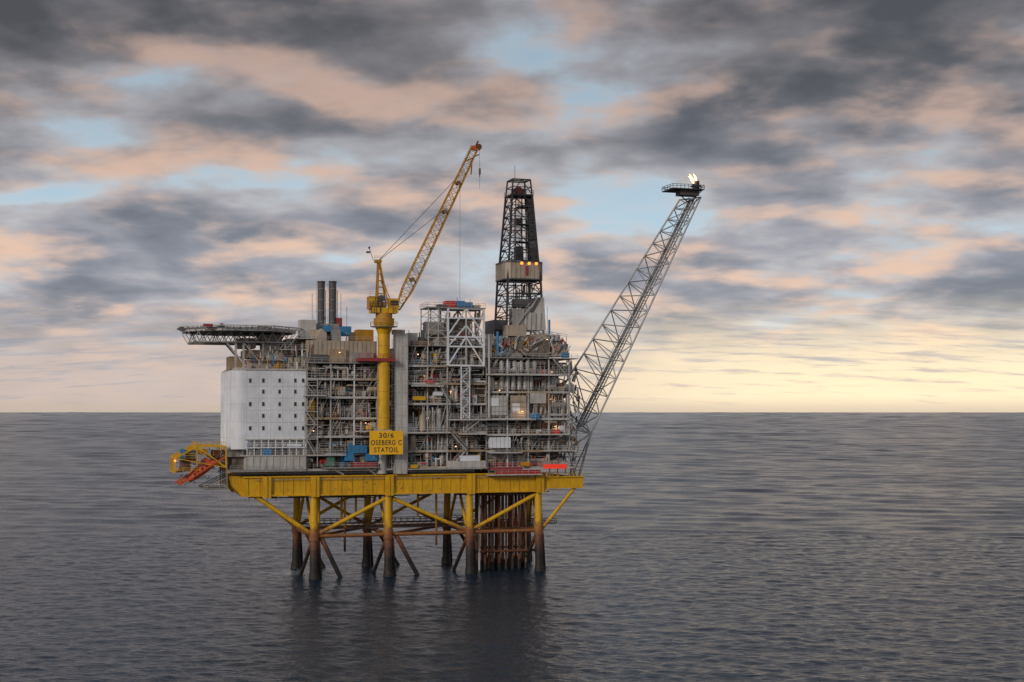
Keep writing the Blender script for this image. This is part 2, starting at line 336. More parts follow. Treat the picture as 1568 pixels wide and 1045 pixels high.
for (xa,ya,xb,yb) in ((690,716,712,692),(715,690,692,664),(712,662,735,644),(690,618,675,592)):
    b.stair(A(xa,ya,-1.6),A(xb,yb,-1.6))
b.done()
t=MB('gantry_tower',rp); W=M['white']; G=M['lgrey']
ta=U(686,-.5,500); tb=U(741,-.5,500); za=A(713,560,0)[2]; zc=A(713,473,0)[2]; tm=(ta+tb)/2
for vv in (-.5,7.5):
    for uu in (ta,tm,tb): t.beam(W if uu!=tm else G,(uu,vv,za),(uu,vv,zc),.5 if uu!=tm else .35)
    lv=[za+(zc-za)*q for q in (0,.33,.5,.83,1)]
    for z in lv: t.beam(W,(ta,vv,z),(tb,vv,z),.42)
    t.beam(W,(ta,vv,lv[1]),(tm,vv,lv[3]-2),.36); t.beam(W,(tb,vv,lv[1]),(tm,vv,lv[3]-2),.36)
    t.beam(W,(ta,vv,lv[2]+.5),(tm,vv,zc),.36); t.beam(W,(tb,vv,lv[2]+.5),(tm,vv,zc),.36)
    t.beam(W,(ta,vv,za),(tm,vv,lv[2]),.36); t.beam(W,(tb,vv,za),(tm,vv,lv[2]),.36)
for uu in (ta,tb):
    for z in lv: t.beam(W,(uu,-.5,z),(uu,7.5,z),.4)
    t.beam(W,(uu,-.5,lv[0]),(uu,7.5,lv[2]),.3); t.beam(W,(uu,7.5,lv[2]),(uu,-.5,lv[4]),.3)
t.box(M['dgrey'],ta+.5,tb-.5,3,7,za,za+(zc-za)*.45); t.box(M['wall'],ta+1,tb-2,4,6.8,za+(zc-za)*.5,zc-2.5)
t.box(M['mgrey'],ta-5.6,tb+.4,-.8,8,zc,zc+.3)
t.rail((ta-5.6,-.8,zc+.3),(tb+.4,-.8,zc+.3)); t.rail((ta-5.6,8,zc+.3),(tb+.4,8,zc+.3)); t.rail((ta-5.6,-.8,zc+.3),(ta-5.6,8,zc+.3))
for vv in (-.5,7.5):
    for uu in (ta-5.4,ta-2.7): t.beam(G,(uu,vv,A(660,530,0)[2]),(uu,vv,zc),.22)
    for q in range(5):
        z=za+(zc-za)*(.35+.13*q); t.beam(G,(ta-5.4,vv,z),(ta,vv,z),.16)
        t.beam(G,(ta-5.4,vv,z),(ta-2.7,vv,z+1.9),.12); t.beam(G,(ta-2.7,vv,z+1.9),(ta,vv,z),.12)
t.box(M['mgrey'],ta-5,ta-.5,2,7,zc-7,zc-3.5)
for x0,x1,y0,y1,m in ((683,698,461,470,'red'),(700,712,461,470,'blue'),(712,724,463,470,'blue'),(672,684,466,471,'dgrey'),(726,736,467,471,'beige')): t.pbox(M[m],x0,x1,y0,y1,1,4)
for k in range(50):
    uu=R.uniform(ta,tb); vv=R.uniform(1,6); z=R.uniform(za,zc-3); t.tube(col(),(uu,vv,z),(uu,vv,z+R.uniform(1,4)),R.uniform(.1,.35),8)
    uu=R.uniform(ta,tb-3); t.beam(R.choice([G,M['galv'],M['mgrey']]),(uu,vv,z),(uu+3,vv,z),.14)
t.done()
b,u0,u1,zs=section('drilling_support_module',745,872,[715,690,665,641,600,573,548],1.5,5.0)
z6=zs[-1]
b.box(M['mgrey'],u0,U(884,0),-.5,DEP,z6-.25,z6); b.rail((u0,-.5,z6),(U(884,0),-.5,z6))
b.pbox(M['lgrey'],748,778,606,636,-.3,2); b.pbox(M['beige'],782,806,606,640,.2,2); b.pbox(M['lgrey'],812,836,600,618,-.1,2)
b.pbox(M['white'],750,764,610,622,-.42,-.31); b.pbox(M['white'],785,796,618,632,.05,.19)
for k in range(5): b.pbox(M['mgrey'],752+k*6,752.6+k*6,606,636,-.36,-.31)
for y in (614,622,630): b.pbox(M['mgrey'],748,806,y,y+.7,-.38,-.31)
for k in range(6):
    x=768+k*9; b.tube(M['galv'],A(x,597,.8),A(x,577,.8),.66,16); b.tube(M['galv'],A(x,577,.8),A(x,573,.8),.66,16,.3)
for k in range(6):
    x=768+k*10; b.tube(M['galv'],A(x,568,.8),A(x,556,.8),.66,14); b.tube(M['galv'],A(x,556,.8),A(x,552,.8),.66,14,.3)
for x0,x1,y in ((752,800,693),(815,880,716),(745,820,642),(748,830,727),(800,872,665),(835,884,690),(748,845,573)):
    z=A(x0,y,-2.4)[2]; b.box(M['lgrey'],U(x0,-2.4),U(x1,-2.4),-2.4,-.13,z-.3,z); b.rail((U(x0,-2.4),-2.35,z),(U(x1,-2.4),-2.35,z))
b.pbox(M['white'],752,782,670,686,-2.2,.4)
for k in range(5): b.pbox(M['lgrey'],754+k*6,754.6+k*6,670,686,-2.26,-2.205)
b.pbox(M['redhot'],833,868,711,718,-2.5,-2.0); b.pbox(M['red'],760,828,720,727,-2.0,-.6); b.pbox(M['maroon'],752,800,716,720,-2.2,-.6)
z=A(790,716,-2.5)[2]; b.rail((U(752,-2.5),-2.5,z),(U(830,-2.5),-2.5,z),m=M['red'],w=.1)
for k in range(8): b.pbox(M['maroon'],762+k*8.5,762.6+k*8.5,719,727,-2.06,-2.005)
b.pbox(M['blue'],814,826,634,642,-.9,.5); b.pbox(M['blue'],862,872,540,548,-.4,1); b.pbox(M['red'],848,858,658,665,-.9,.5); b.pbox(M['yellow'],800,812,708,714,-1.2,.2)
b.pbox(M['mgrey'],757,800,528,548,2,20); b.pbox(M['beige'],846,870,527,546,1,8); b.pbox(M['lgrey'],760,778,515,530,3,9)
b.vprism(M['wall'],[A(772,518,1)[::2],A(772,527,1)[::2],A(812,546,1)[::2],A(842,548,1)[::2],A(842,528,1)[::2],A(815,514,1)[::2]][::-1],1,22)
b.pbox(M['beige'],778,806,498,515,3,12); b.pbox(M['beige'],815,842,512,530,2,10); b.pbox(M['mgrey'],842,862,520,530,3,10); b.pbox(M['lgrey'],744,753,512,548,1,3)
b.pbox(M['dgrey'],757,775,505,520,8,16)
b.tube(M['blue'],A(762,545,1),A(762,508,1),.42,10); b.tube(M['blue'],A(768,545,1),A(768,515,1),.3,10); b.tube(M['lgrey'],A(749,640,-.6),A(749,512,-.6),.3,10)
b.tube(M['blue'],A(841,512,2),A(841,490,2),.3,8)
zz=A(800,514,1)[2]; b.rail((U(772,1),1,zz),(U(845,1),1,zz)); b.rail((U(815,2),2,zz+.6),(U(868,2),2,zz-.6),w=.1)
for k in range(90):
    x=R.uniform(756,868); y=R.uniform(520,546); b.tube(col(),A(x,y,.8),A(x+R.uniform(-8,8),y-R.uniform(2,12),.8),R.uniform(.06,.25),7)
b.stair(A(812,530,.2),A(838,516,.2)); b.stair(A(846,548,-.4),A(868,575,-.4))
for x0,x1,y0,y1,m in ((846,858,513,522,'lgrey'),(862,876,560,572,'mgrey'),(864,880,590,600,'lgrey'),(850,866,618,626,'beige')): b.pbox(M[m],x0,x1,y0,y1,1,5)
for y,xe in ((715,892),(690,886),(665,884),(641,880),(600,880),(573,878)):
    z=A(872,y,0)[2]; ue=U(xe,0); b.box(M['mgrey'],u1,ue,0,14,z-.2,z); b.rail((ue,0,z),(ue,14,z)); b.rail((u1,0,z),(ue,0,z)); b.beam(M['galv'],(ue,.2,z),(u1,.2,z-2.6),.18)
for k in range(80):
    x=R.uniform(862,886); y=R.uniform(560,720); b.tube(col(),A(x,y,R.uniform(0,6)),A(x+R.uniform(-4,4),y-R.uniform(4,16),R.uniform(0,6)),R.uniform(.08,.3),7)
b.done()
b=MB('vertical_duct',rp)
zl_=A(615,726,-1.5)[2]; zh_=A(615,512,-1.5)[2]
b.box(M['lgrey'],U(606,-1.5),U(624,-1.5),-1.5,1.8,zl_,zh_)
for k in range(12):
    z=zl_+k*3.05; b.box(M['mgrey'],U(606,-1.5)-.04,U(624,-1.5)+.04,-1.53,1.86,z,z+.06)
b.box(M['mgrey'],U(615.5,-1.5)-.04,U(615.5,-1.5)+.04,-1.54,-1.503,zl_,zh_)
b.box(M['beige'],U(603,-1.5),U(620,-1.5),-1.3,1.5,zh_,A(615,505,-1.5)[2])
b.beam(M['galv'],A(605,512,-1.5),A(605,726,-1.5),.2)
for k in range(40): b.beam(M['galv'],(U(600,-1.6),-1.6,A(600,720,0)[2]+k*.9),(U(605,-1.6),-1.6,A(600,720,0)[2]+k*.9),.07)
b.beam(M['galv'],(U(600,-1.6),-1.6,A(600,720,0)[2]),(U(600,-1.6),-1.6,A(600,520,0)[2]),.1)
b.done()
b,u0,u1,zs=section('piping_module',578,624,[715,690,662,640,606,575,545],1.3,5.4,front=1.0); b.done()
b=MB('roof_equipment',rp)
for k in range(90):
    x=R.uniform(476,868); 
    if 575<x<606: continue
    y1=R.uniform(518,532); 
    b.tube(R.choice([M['galv'],M['dgrey'],M['lgrey']]),A(x,y1+14,5),A(x,y1-R.uniform(0,12),5),R.uniform(.04,.12),5)
for x,y in ((487,478),(531,470),(522,450),(700,455),(720,458),(838,470),(645,500),(652,512),(478,450)): b.tube(M['dgrey'],A(x,530,8),A(x,y,8),.06,5)
b.done()
for x,y in ((520,540),(672,592),(698,684),(765,598),(845,570),(480,660),(838,520),(640,543)):
    p=A(x,y,-.6); lamps.box(M['lamp'],p[0]-.15,p[0]+.15,-.7,-.5,p[2]-.09,p[2]+.09)
for x,y,v in ((500,600,2),(545,632,2),(560,650,1.5),(650,578,2),(690,602,1.5),(655,640,2),(680,684,1.5),(800,632,-.8),(845,612,1.5),(850,655,1.5),(725,545,2)):
    warm_lamp(x,y,v)
lamps.done()

# ------------------------------------------------------------------ accommodation block
ra=root('accommodation_block'); a=MB('walls',ra)
u0=U(377); u1=U(468); z0=A(420,672)[2]; z1=A(420,567)[2]
a.box(M['white'],u0,u1,0,26,z0,z1)
for k in range(6):
    uu=u0+(u1-u0)*k/5; a.box(M['white'],uu-.06,uu+.06,-.05,-.003,z0,z1)
for y in (592,610,628,647): 
    z=A(420,y)[2]; a.box(M['lgrey'],u0,u1,-.03,-.004,z-.03,z+.03)
a.box(M['lgrey'],u0-.2,u1+.2,-.3,26.2,z1,z1+.35)
a.box(M['lgrey'],u0-.2,u1+.2,-.3,26.2,z0-.35,z0)
for vv in (3.3,10.2,17.1,23.2):
    a.tube(M['white'],(u0-.6,vv,A(360,688,vv)[2]),(u0-.6,vv,z1-.2),3.2,40); a.tube(M['lgrey'],(u0-.6,vv,z1-.2),(u0-.6,vv,z1+.6),3.2,40,2.2)
    for q in range(4):
        z=z0+(z1-z0)*q/4; a.tube(M['lgrey'],(u0-.6,vv,z),(u0-.6,vv,z+.05),3.22,40)
a.done()
w=MB('windows',ra)
for y in (583,600,619,637,656):
    for x in (383,403,428,452,464):
        if x in (383,464) and y in (600,637,): continue
        p=A(x,y); w.box(M['lgrey'],p[0]-.34,p[0]+.34,-.1,-.055,p[2]-.56,p[2]+.56); w.box(M['glass'],p[0]-.27,p[0]+.27,-.12,-.103,p[2]-.47,p[2]+.47)
w.done()
s=MB('base_and_roof_rooms',ra)
zd=A(420,697)[2]; zm=A(420,685)[2]
s.box(M['lgrey'],u0-1,u1,-.6,27,zd-.3,zd); s.rail((u0-1,-.55,zd),(u1,-.55,zd)); s.box(M['lgrey'],u0+1,u1,1.0,26,zd,z0-.36)
s.box(M['white'],u0,u1,-.5,.9,zm-.25,zm); s.rail((u0,-.5,zm),(u1,-.5,zm),m=M['white'],w=.1)
for k in range(9): uu=u0+.3+(u1-u0-.8)*k/8; s.box(M['white'],uu-.12,uu+.12,-.2,.1,zd,z0-.36)
for k in range(7): uu=u0+2+k*1.9; s.box(R.choice([M['dgrey'],M['mgrey'],M['beige']]),uu,uu+1.0,.85,.99,zd+.1,zd+1.9)
s.pbox(M['blue'],402,416,688,697,-.5,1); s.pbox(M['white'],440,462,680,684,-.5,1.5)
s.box(M['lgrey'],u0,u1,-.4,27,A(420,719)[2],zd-.31)
for k in range(10): uu=u0+(u1-u0)*k/9; s.box(M['lgrey'],uu-.1,uu+.1,-.55,-.405,A(420,719)[2],zd-.35)
s.box(M['mgrey'],u0-4,u1,-1.2,27,A(420,722)[2],A(420,719)[2])
s.rail((u0-4,-1.2,A(420,719)[2]),(u1,-1.2,A(420,719)[2]))
s.box(M['mgrey'],u0-4.5,u0,3,26,A(360,700,3)[2],A(360,690,3)[2]); s.box(M['wall'],u0-3,u0,4,25,A(360,719,3)[2],A(360,701,3)[2])
for x0,x1,y0,y1,m,v in ((378,408,552,567,'beige',3),(396,404,546,552,'maroon',4),(408,440,545,567,'lgrey',3),(420,432,557,567,'crane',1.2),(440,482,548,567,'beige',1),(428,478,533,548,'lgrey',5),(382,420,546,556,'mgrey',10),(440,478,519,535,'beige',8),(404,440,524,545,'mgrey',12)):
    s.pbox(M[m],x0,x1,y0,y1,v,v+8)
for x,y in ((445,556),(456,556),(468,556),(436,541),(450,541),(466,541),(416,556),(386,560)): s.pbox(M['glass'],x,x+3.5,y,y+5,.7 if x>440 and y>550 else 2.6,.95 if x>440 and y>550 else 4.9)
zr=z1+.35; s.rail((u0,-.2,zr),(u1,-.2,zr)); 
for x0,x1,y in ((377,478,552),(425,482,536),(455,480,519)): z=A(x0,y,2)[2]; s.box(M['lgrey'],U(x0,2),U(x1,2),1.6,10,z,z+.2); s.rail((U(x0,2),1.6,z+.2),(U(x1,2),1.6,z+.2))
for k in range(60):
    x=R.uniform(380,480); y=R.uniform(535,566); s.tube(col(),A(x,y,.9),A(x,y-R.uniform(4,14),.9),R.uniform(.06,.22),7)
for y in (590,605,630,650,672,697):
    z=A(476,y,-1.5)[2]; s.box(M['galv'],U(467,-1.5),U(486,-1.5),-1.5,.4,z-.2,z); s.rail((U(467,-1.5),-1.5,z),(U(486,-1.5),-1.5,z))
for ya,yb,f in ((605,590,0),(630,605,1),(650,630,0),(672,650,1),(697,672,0)):
    xa,xb=(469,483) if f else (483,469); s.stair(A(xa,ya,-1.3),A(xb,yb,-1.3),width=.8)
for x in (467,486): s.beam(M['galv'],A(x,715,-1.5),A(x,580,-1.5),.22)
s.done()

# ------------------------------------------------------------------ helideck
rh=root('helideck'); h=MB('landing_deck',rh)
cv=11.0; zc=A(365,500,-4)[2]; uc=(A(267,512,cv)[0]+A(462,503,cv)[0])/2; Rr=(A(462,503,cv)[0]-A(267,512,cv)[0])/2*1.0/1.03
def octo(r,n=8,rot=math.pi/8): return [(uc+r*math.cos(rot+2*math.pi*i/n),cv+r*math.sin(rot+2*math.pi*i/n)) for i in range(n)]
h.prism(M['mgrey'],octo(Rr-1.3),zc-.45,zc)
inner=octo(Rr-1.25); outer=octo(Rr+.6)
for i in range(8):
    p=Vector((*inner[i],zc-.6)); q=Vector((*inner[(i+1)%8],zc-.6)); po=Vector((*outer[i],zc+.25)); qo=Vector((*outer[(i+1)%8],zc+.25))
    h.beam(M['lgrey'],p,q,.8); h.beam(M['lgrey'],po,qo,.28); h.beam(M['lgrey'],p.lerp(po,.5),q.lerp(qo,.5),.14)
    for k in range(9): h.beam(M['lgrey'],p.lerp(q,k/8),po.lerp(qo,k/8),.16)
    for k in range(14): h.beam(M['mgrey'],p.lerp(q,k/13),po.lerp(qo,(k+.5)/14),.06)
h.done()
h=MB('support_truss',rh)
for k in range(-5,6):
    o=k*2.7; L=math.sqrt(max(1,(Rr-1.5)**2-o*o))
    h.beam(M['mgrey'],(uc-L,cv+o,zc-.8),(uc+L,cv+o,zc-.8),.45); 
    h.beam(M['mgrey'],(uc+o,cv-L,zc-.9),(uc+o,cv+L,zc-.9),.3)
zl=zc-3.6
for vv in (cv-8,cv,cv+8):
    ua=uc-Rr+2.2; ub=uc+Rr-3; n=10
    h.beam(M['lgrey'] if vv<cv else M['mgrey'],(ua+1.5,vv,zl),(ub,vv,zl),.36)
    for k in range(n):
        x0=ua+(ub-ua)*k/n; x1=ua+(ub-ua)*(k+1)/n; xm=(x0+x1)/2
        h.beam(M['lgrey'],(x0,vv,zc-1),(max(xm,ua+1.5),vv,zl),.2); h.beam(M['lgrey'],(max(xm,ua+1.5),vv,zl),(x1,vv,zc-1),.2)
for k in range(5):
    x=uc-Rr+4+k*6; h.beam(M['mgrey'],(x,cv-9,zl),(x,cv+9,zl),.25); h.beam(M['mgrey'],(x,cv-8,zl),(x,cv,zc-1),.2); h.beam(M['mgrey'],(x,cv+8,zl),(x,cv,zc-1),.2)
zr=A(420,567)[2]
for x in (360,372,402,436,462):
    for vv in (3.5,11,19): h.beam(M['lgrey'],(U(x,vv),vv,zr),(U(x,vv),vv,zl),.5)
for vv in (3.5,11,19):
    h.beam(M['lgrey'],(U(376,vv),vv,zr+1),(U(345,vv),vv,zl),.4)
    h.beam(M['lgrey'],(U(402,vv),vv,zr+1),(U(372,vv),vv,zl),.3); h.beam(M['lgrey'],(U(402,vv),vv,zr+1),(U(436,vv),vv,zl),.25)
h.pbox(M['mgrey'],368,392,518,533,6,14); h.pbox(M['mgrey'],400,432,513,527,5,14); h.pbox(M['beige'],376,398,536,548,6,16); h.pbox(M['lgrey'],405,428,527,545,6,14); h.pbox(M['tan'],352,372,546,566,8,16)
h.tube(M['maroon'],(uc-6,cv-13,zc),(uc-6,cv-13,zc+.8),.5,8); h.pbox(M['maroon'],312,326,496,500,-3,-1); h.pbox(M['dgrey'],335,345,497,500,-3,-1); h.pbox(M['dgrey'],395,412,498,501,-2,0)
for k in range(22):
    an=math.pi/8+k*.29; h.box(M['lgrey'],uc+(Rr-1.4)*math.cos(an)-.1,uc+(Rr-1.4)*math.cos(an)+.1,cv+(Rr-1.4)*math.sin(an)-.1,cv+(Rr-1.4)*math.sin(an)+.1,zc,zc+.25)
h.stair(A(440,533,2),A(462,508,2)); h.done()

# ------------------------------------------------------------------ exhaust stacks
for i,(x,v) in enumerate(((491.5,9),(509,10))):
    re=root('exhaust_stack' if i==0 else 'exhaust_stack.001'); e=MB('flue',re)
    p=A(x,500,v); q=A(x,433,v); ua=p[0]
    e.tube(M['dgrey'],(ua,v,p[2]),(ua,v,q[2]),.98,24); e.tube(M['black'],(ua,v,q[2]),(ua,v,q[2]+.35),1.08,24)
    e.tube(M['black'],(ua,v,q[2]+.35),(ua,v,q[2]+.37),.8,24)
    for k in range(4): z=p[2]+(q[2]-p[2])*(.1+.25*k); e.tube(M['mgrey'],(ua,v,z),(ua,v,z+.15),1.06,24)
    e.beam(M['galv'],(ua-1.25,v,p[2]),(ua-1.25,v,q[2]),.1); e.beam(M['galv'],(ua-1.25,v,p[2]-2),(ua-2.2,v,p[2]+3),.1)
    e.box(M['mgrey'],ua-1.6,ua+1.6,v-1.6,v+1.6,p[2]-4,p[2]+.6); e.tube(M['galv'],(ua+1.25,v,p[2]),(ua+1.25,v,q[2]-2),.12,6)
    e.done()

# ------------------------------------------------------------------ crane
rc=root('pedestal_crane'); c=MB('pedestal',rc); cvv=-1.8; cu=U(587.5,cvv,580)
def cz(y): return A(588,y,cvv)[2]
c.tube(M['yellow'],(cu,cvv,cz(658)),(cu,cvv,cz(512)),1.6,32)
c.tube(M['lgrey'],(cu,cvv+1.9,cz(726)),(cu,cvv+1.9,cz(658.5)),1.3,20); c.box(M['lgrey'],cu-1.9,cu+1.9,cvv-1.4,cvv+3,cz(661),cz(658.2))
for y in (640,600,560,530): c.tube(M['crane'],(cu,cvv,cz(y)),(cu,cvv,cz(y)+.12),1.64,32)
c.tube(M['yellow'],(cu,cvv,cz(512)),(cu,cvv,cz(497)),1.6,32,2.6); c.tube(M['crane'],(cu,cvv,cz(497)),(cu,cvv,cz(488)),2.7,32)
c.box(M['maroon'],U(550,-4),U(605,-4),-3.8,1,cz(554),cz(549)); c.rail((U(550,-4),-3.8,cz(549)),(U(605,-4),-3.8,cz(549)),m=M['red'])
zz=cz(500); 
pts=[(cu+3.6*math.cos(k*math.pi/6),cvv+3.6*math.sin(k*math.pi/6)) for k in range(12)]
c.prism(M['mgrey'],pts,zz-.2,zz)
for k in range(12): c.rail((*pts[k],zz),(*pts[(k+1)%12],zz),m=M['yellow'])
c.beam(M['galv'],(cu-1.7,cvv-.5,cz(650)),(cu-1.7,cvv-.5,cz(500)),.12)
c.done()
c=MB('machinery_house',rc); CY=M['crane']
c.tube(CY,(cu,cvv,cz(488)),(cu,cvv,cz(480)),2.2,24); 
c.box(M['yellow'],cu-3.6,cu+3.4,cvv-1.9,cvv+2,cz(480),cz(472)); c.box(CY,cu-4.2,cu-2.3,cvv-1.7,cvv+2,cz(474),cz(455)); c.box(M['yellow'],cu-4.3,cu-2.2,cvv-1.75,cvv-1.702,cz(470),cz(458))
c.box(M['yellow'],cu+1.0,cu+3.6,cvv-2.0,cvv-.2,cz(472),cz(458)); c.box(M['glass'],cu+1.2,cu+3.4,cvv-2.04,cvv-2.01,cz(468),cz(461)); c.box(M['glass'],cu+3.61,cu+3.64,cvv-1.8,cvv-.5,cz(468),cz(461))
c.box(M['brown'],cu-2.1,cu+.4,cvv-1.5,cvv+1.8,cz(471),cz(463)); c.tube(M['dgrey'],(cu-1,cvv-1.7,cz(458)),(cu-1,cvv+1.7,cz(458)),.9,16)
c.rail((cu-4.2,cvv-1.9,cz(455)),(cu-2.2,cvv-1.9,cz(455)),m=CY); c.rail((cu-4.6,cvv-2,cz(472)),(cu+3.6,cvv-2.1,cz(472)),m=CY)
for k in range(12): x_=cu+R.uniform(-4,3); c.beam(R.choice([CY,M['brown'],M['dgrey']]),(x_,cvv-1.95,cz(480)),(x_+R.uniform(-.6,.6),cvv-1.95,cz(R.uniform(455,470))),.12)
apex=Vector(A(579,400,cvv))
for vv in (cvv-1.2,cvv+1.2):
    c.beam(CY,(cu-2.0,vv,cz(470)),(apex.x,cvv+(vv-cvv)*.4,apex.z),.36); c.beam(CY,(cu+.9,vv,cz(470)),(apex.x+.3,cvv+(vv-cvv)*.4,apex.z),.32)
    c.beam(CY,(cu+2.2,vv,cz(472)),(cu-.6,vv,cz(430)),.22)
    for k in range(1,7):
        q=k/7; p1=Vector((cu-2.0,vv,cz(470))).lerp(Vector((apex.x,cvv,apex.z)),q); p2=Vector((cu+.9,vv,cz(470))).lerp(Vector((apex.x,cvv,apex.z)),q); c.beam(CY,p1,p2,.16)
c.box(CY,apex.x-.9,apex.x+.8,cvv-.8,cvv+.8,apex.z-.5,apex.z+.3); c.rail((apex.x-1.1,cvv-.8,apex.z+.3),(apex.x+.9,cvv-.8,apex.z+.3),m=CY,h=.9)
c.beam(M['dgrey'],(apex.x-1.2,cvv,apex.z),(apex.x-2.4,cvv,apex.z+3.3),.12); c.box(M['dgrey'],apex.x-3.2,apex.x-2.2,cvv-.2,cvv+.2,apex.z+2,apex.z+2.5); c.tube(M['dgrey'],(apex.x-2.4,cvv,apex.z+3.2),(apex.x-2.4,cvv,apex.z+3.7),.28,8)
c.done()
c=MB('boom',rc)
P0=Vector(A(609,474,cvv)); P1=Vector(A(727,227,cvv)); ax=(P1-P0).normalized(); sd=Vector((0,1,0)); nn=ax.cross(sd).normalized()
LB=(P1-P0).length; NP=26
def hw(t): return .5+.85*min(1,t/.12)*(1-.58*max(0,(t-.3)/.7))
prev=None
for k in range(NP+1):
    t=k/NP; ctr=P0+ax*LB*t; w_=hw(t) if k else .5; g=w_*.75
    cur=[ctr+nn*w_*s1+sd*g*s2 for s1,s2 in ((1,1),(1,-1),(-1,-1),(-1,1))]
    for q in range(4): c.beam(CY,cur[q],cur[(q+1)%4],.10)
    if prev:
        for q in range(4):
            c.beam(CY,prev[q],cur[q],.25)
            c.beam(CY,prev[q] if k%2 else prev[(q+1)%4],cur[(q+1)%4] if k%2 else cur[q],.12)
    prev=cur
for t in (.18,.6,.78): 
    p=P0+ax*LB*t; c.tube(M['brown'],p-sd*.9,p+sd*.9,.55,10); c.beam(CY,p-nn*1.3,p+nn*1.3,.3)
c.box(M['orange'],P1.x-.9,P1.x+.9,cvv-.6,cvv+.6,P1.z-.6,P1.z+.6)
c.tube(M['rust'],(P1.x+1.0,cvv-.6,P1.z+.3),(P1.x+1.0,cvv+.6,P1.z+.3),.85,16); c.beam(M['rust'],P1,P1+ax*2.2,.4)
c.beam(CY,P1-ax*5+nn*1,P1-ax*1-nn*1.8,.3); c.beam(CY,P1-ax*7-nn*2.2,P1-ax*3-nn*.6,.28)
c.rail(tuple(P1-ax*7+nn*1.0-sd*1),tuple(P1-ax*1+nn*1.0-sd*1),m=CY)
c.done()
c=MB('wire_ropes',rc); BK=M['dgrey']
for vv in (-.5,.5):
    c.tube(BK,apex+sd*vv,P0+ax*LB*.62+sd*vv,.045,5); c.tube(BK,apex+sd*vv*.6,P0+ax*LB*.86+sd*vv*.6,.045,5)
hk=P1+Vector((1.4,0,0)); c.tube(BK,hk,hk-Vector((0,0,11)),.05,5); c.tube(M['brown'],hk-Vector((0,0,5.5)),hk-Vector((0,0,7)),.3,8); c.tube(BK,hk-Vector((0,0,7)),hk-Vector((0,0,7.7)),.18,6)
h2=P0+ax*LB*.78+nn*-.6; c.tube(BK,h2,(h2.x,h2.y,A(700,460,0)[2]),.04,5)
c.done()

# ------------------------------------------------------------------ name sign
rs=root('platform_name_sign'); s=MB('board',rs); SV=-3.9
u0,_,zt2=A(566,660,SV); u1,_,zb2=A(617,696,SV)
s.box(M['signy'],u0,u1,SV,SV+.15,zb2,zt2)
for z in (zb2+.1,zt2-.1): s.beam(M['mgrey'],(u0,SV+.3,z),(u1,SV+.3,z),.14)
for x in (u0+1.2,u1-1.2): s.beam(M['mgrey'],(x,SV+.3,zb2-1),(x,SV+.3,zt2+.4),.2); s.beam(M['mgrey'],(x,SV+.3,zt2-.2),(x,-.2,zt2-.2),.2); s.beam(M['mgrey'],(x,SV+.3,zb2),(x,-.2,zb2),.2)
s.done()
for nm,tx,yc,wd,hh in (('block_number_text','30/6',667,.44,.215),('platform_name_text','OSEBERG C',678,.92,.215),('operator_text','STATOIL',689,.72,.215)):
    cu_=bpy.data.curves.new(nm,'FONT'); cu_.body=tx; cu_.extrude=.01; cu_.offset=.017; cu_.space_character=1.18
    to=bpy.data.objects.new(nm+'_tmp',cu_); scene.collection.objects.link(to); bpy.context.view_layer.update()
    me=bpy.data.meshes.new_from_object(to.evaluated_get(bpy.context.evaluated_depsgraph_get())); bpy.data.objects.remove(to)
    xs=[v.co.x for v in me.vertices]; ys=[v.co.y for v in me.vertices]; x0,x1,y0,y1=min(xs),max(xs),min(ys),max(ys)
    W_=(u1-u0)*wd; H_=(zt2-zb2)*hh; zc_=A(591,yc,SV)[2]; uc_=(u0+u1)/2
    for v in me.vertices:
        x=(v.co.x-(x0+x1)/2)/(x1-x0)*W_; y=(v.co.y-(y0+y1)/2)/(y1-y0)*H_; v.co=(uc_+x,SV-.02+v.co.z*-1,zc_+y)
    me.materials.clear(); me.materials.append(M['black']); o=bpy.data.objects.new(nm,me); scene.collection.objects.link(o); o.parent=rs

# ------------------------------------------------------------------ derrick
rr=root('drilling_derrick'); k_=MB('lattice_mast',rr); B=M['black']; dv=13.0
dcu=A(794.5,450,dv)[0]
def dz(y): return A(793,y,dv)[2]
def hwid(z):
    a_=[(dz(520),5.5),(dz(430),4.85),(dz(400),4.3),(dz(300),2.95),(dz(276),2.55)]
    for (za_,wa),(zb_,wb) in zip(a_,a_[1:]):
        if z<=zb_: return wa+(wb-wa)*(z-za_)/(zb_-za_)
    return 2.5
def ring(z): w_=hwid(z); return [Vector((dcu+sx*w_,dv+sy*w_,z)) for sx,sy in ((-1,-1),(1,-1),(1,1),(-1,1))]
zs_=[dz(520)+(dz(300)-dz(520))*i/13 for i in range(14)]; pr=None
for i,z in enumerate(zs_):
    r_=ring(z)
    for q in range(4): k_.beam(B,r_[q],r_[(q+1)%4],.26)
    if pr:
        for q in range(4):
            k_.beam(B,pr[q],r_[q],.5)
            mid=(r_[q]+r_[(q+1)%4])/2
            k_.beam(B,pr[q],mid,.22); k_.beam(B,pr[(q+1)%4],mid,.22)
            k_.beam(M['dgrey'],(pr[q]+r_[q])/2,(pr[q]+mid)/2,.14); k_.beam(M['dgrey'],(pr[(q+1)%4]+r_[(q+1)%4])/2,(pr[(q+1)%4]+mid)/2,.14)
    pr=r_
rt=ring(dz(300)); rt2=ring(dz(277))
for q in range(4): k_.beam(B,rt[q],rt2[q],.35); k_.beam(B,rt2[q],rt2[(q+1)%4],.35); k_.beam(B,(rt[q]+rt2[q])/2,(rt[(q+1)%4]+rt2[(q+1)%4])/2,.2)
k_.beam(B,rt[0],(rt2[0]+rt2[1])/2,.2); k_.beam(B,rt[1],(rt2[0]+rt2[1])/2,.2)
k_.box(B,dcu-3.3,dcu+3.3,dv-3.3,dv+3.3,dz(302),dz(300)); 
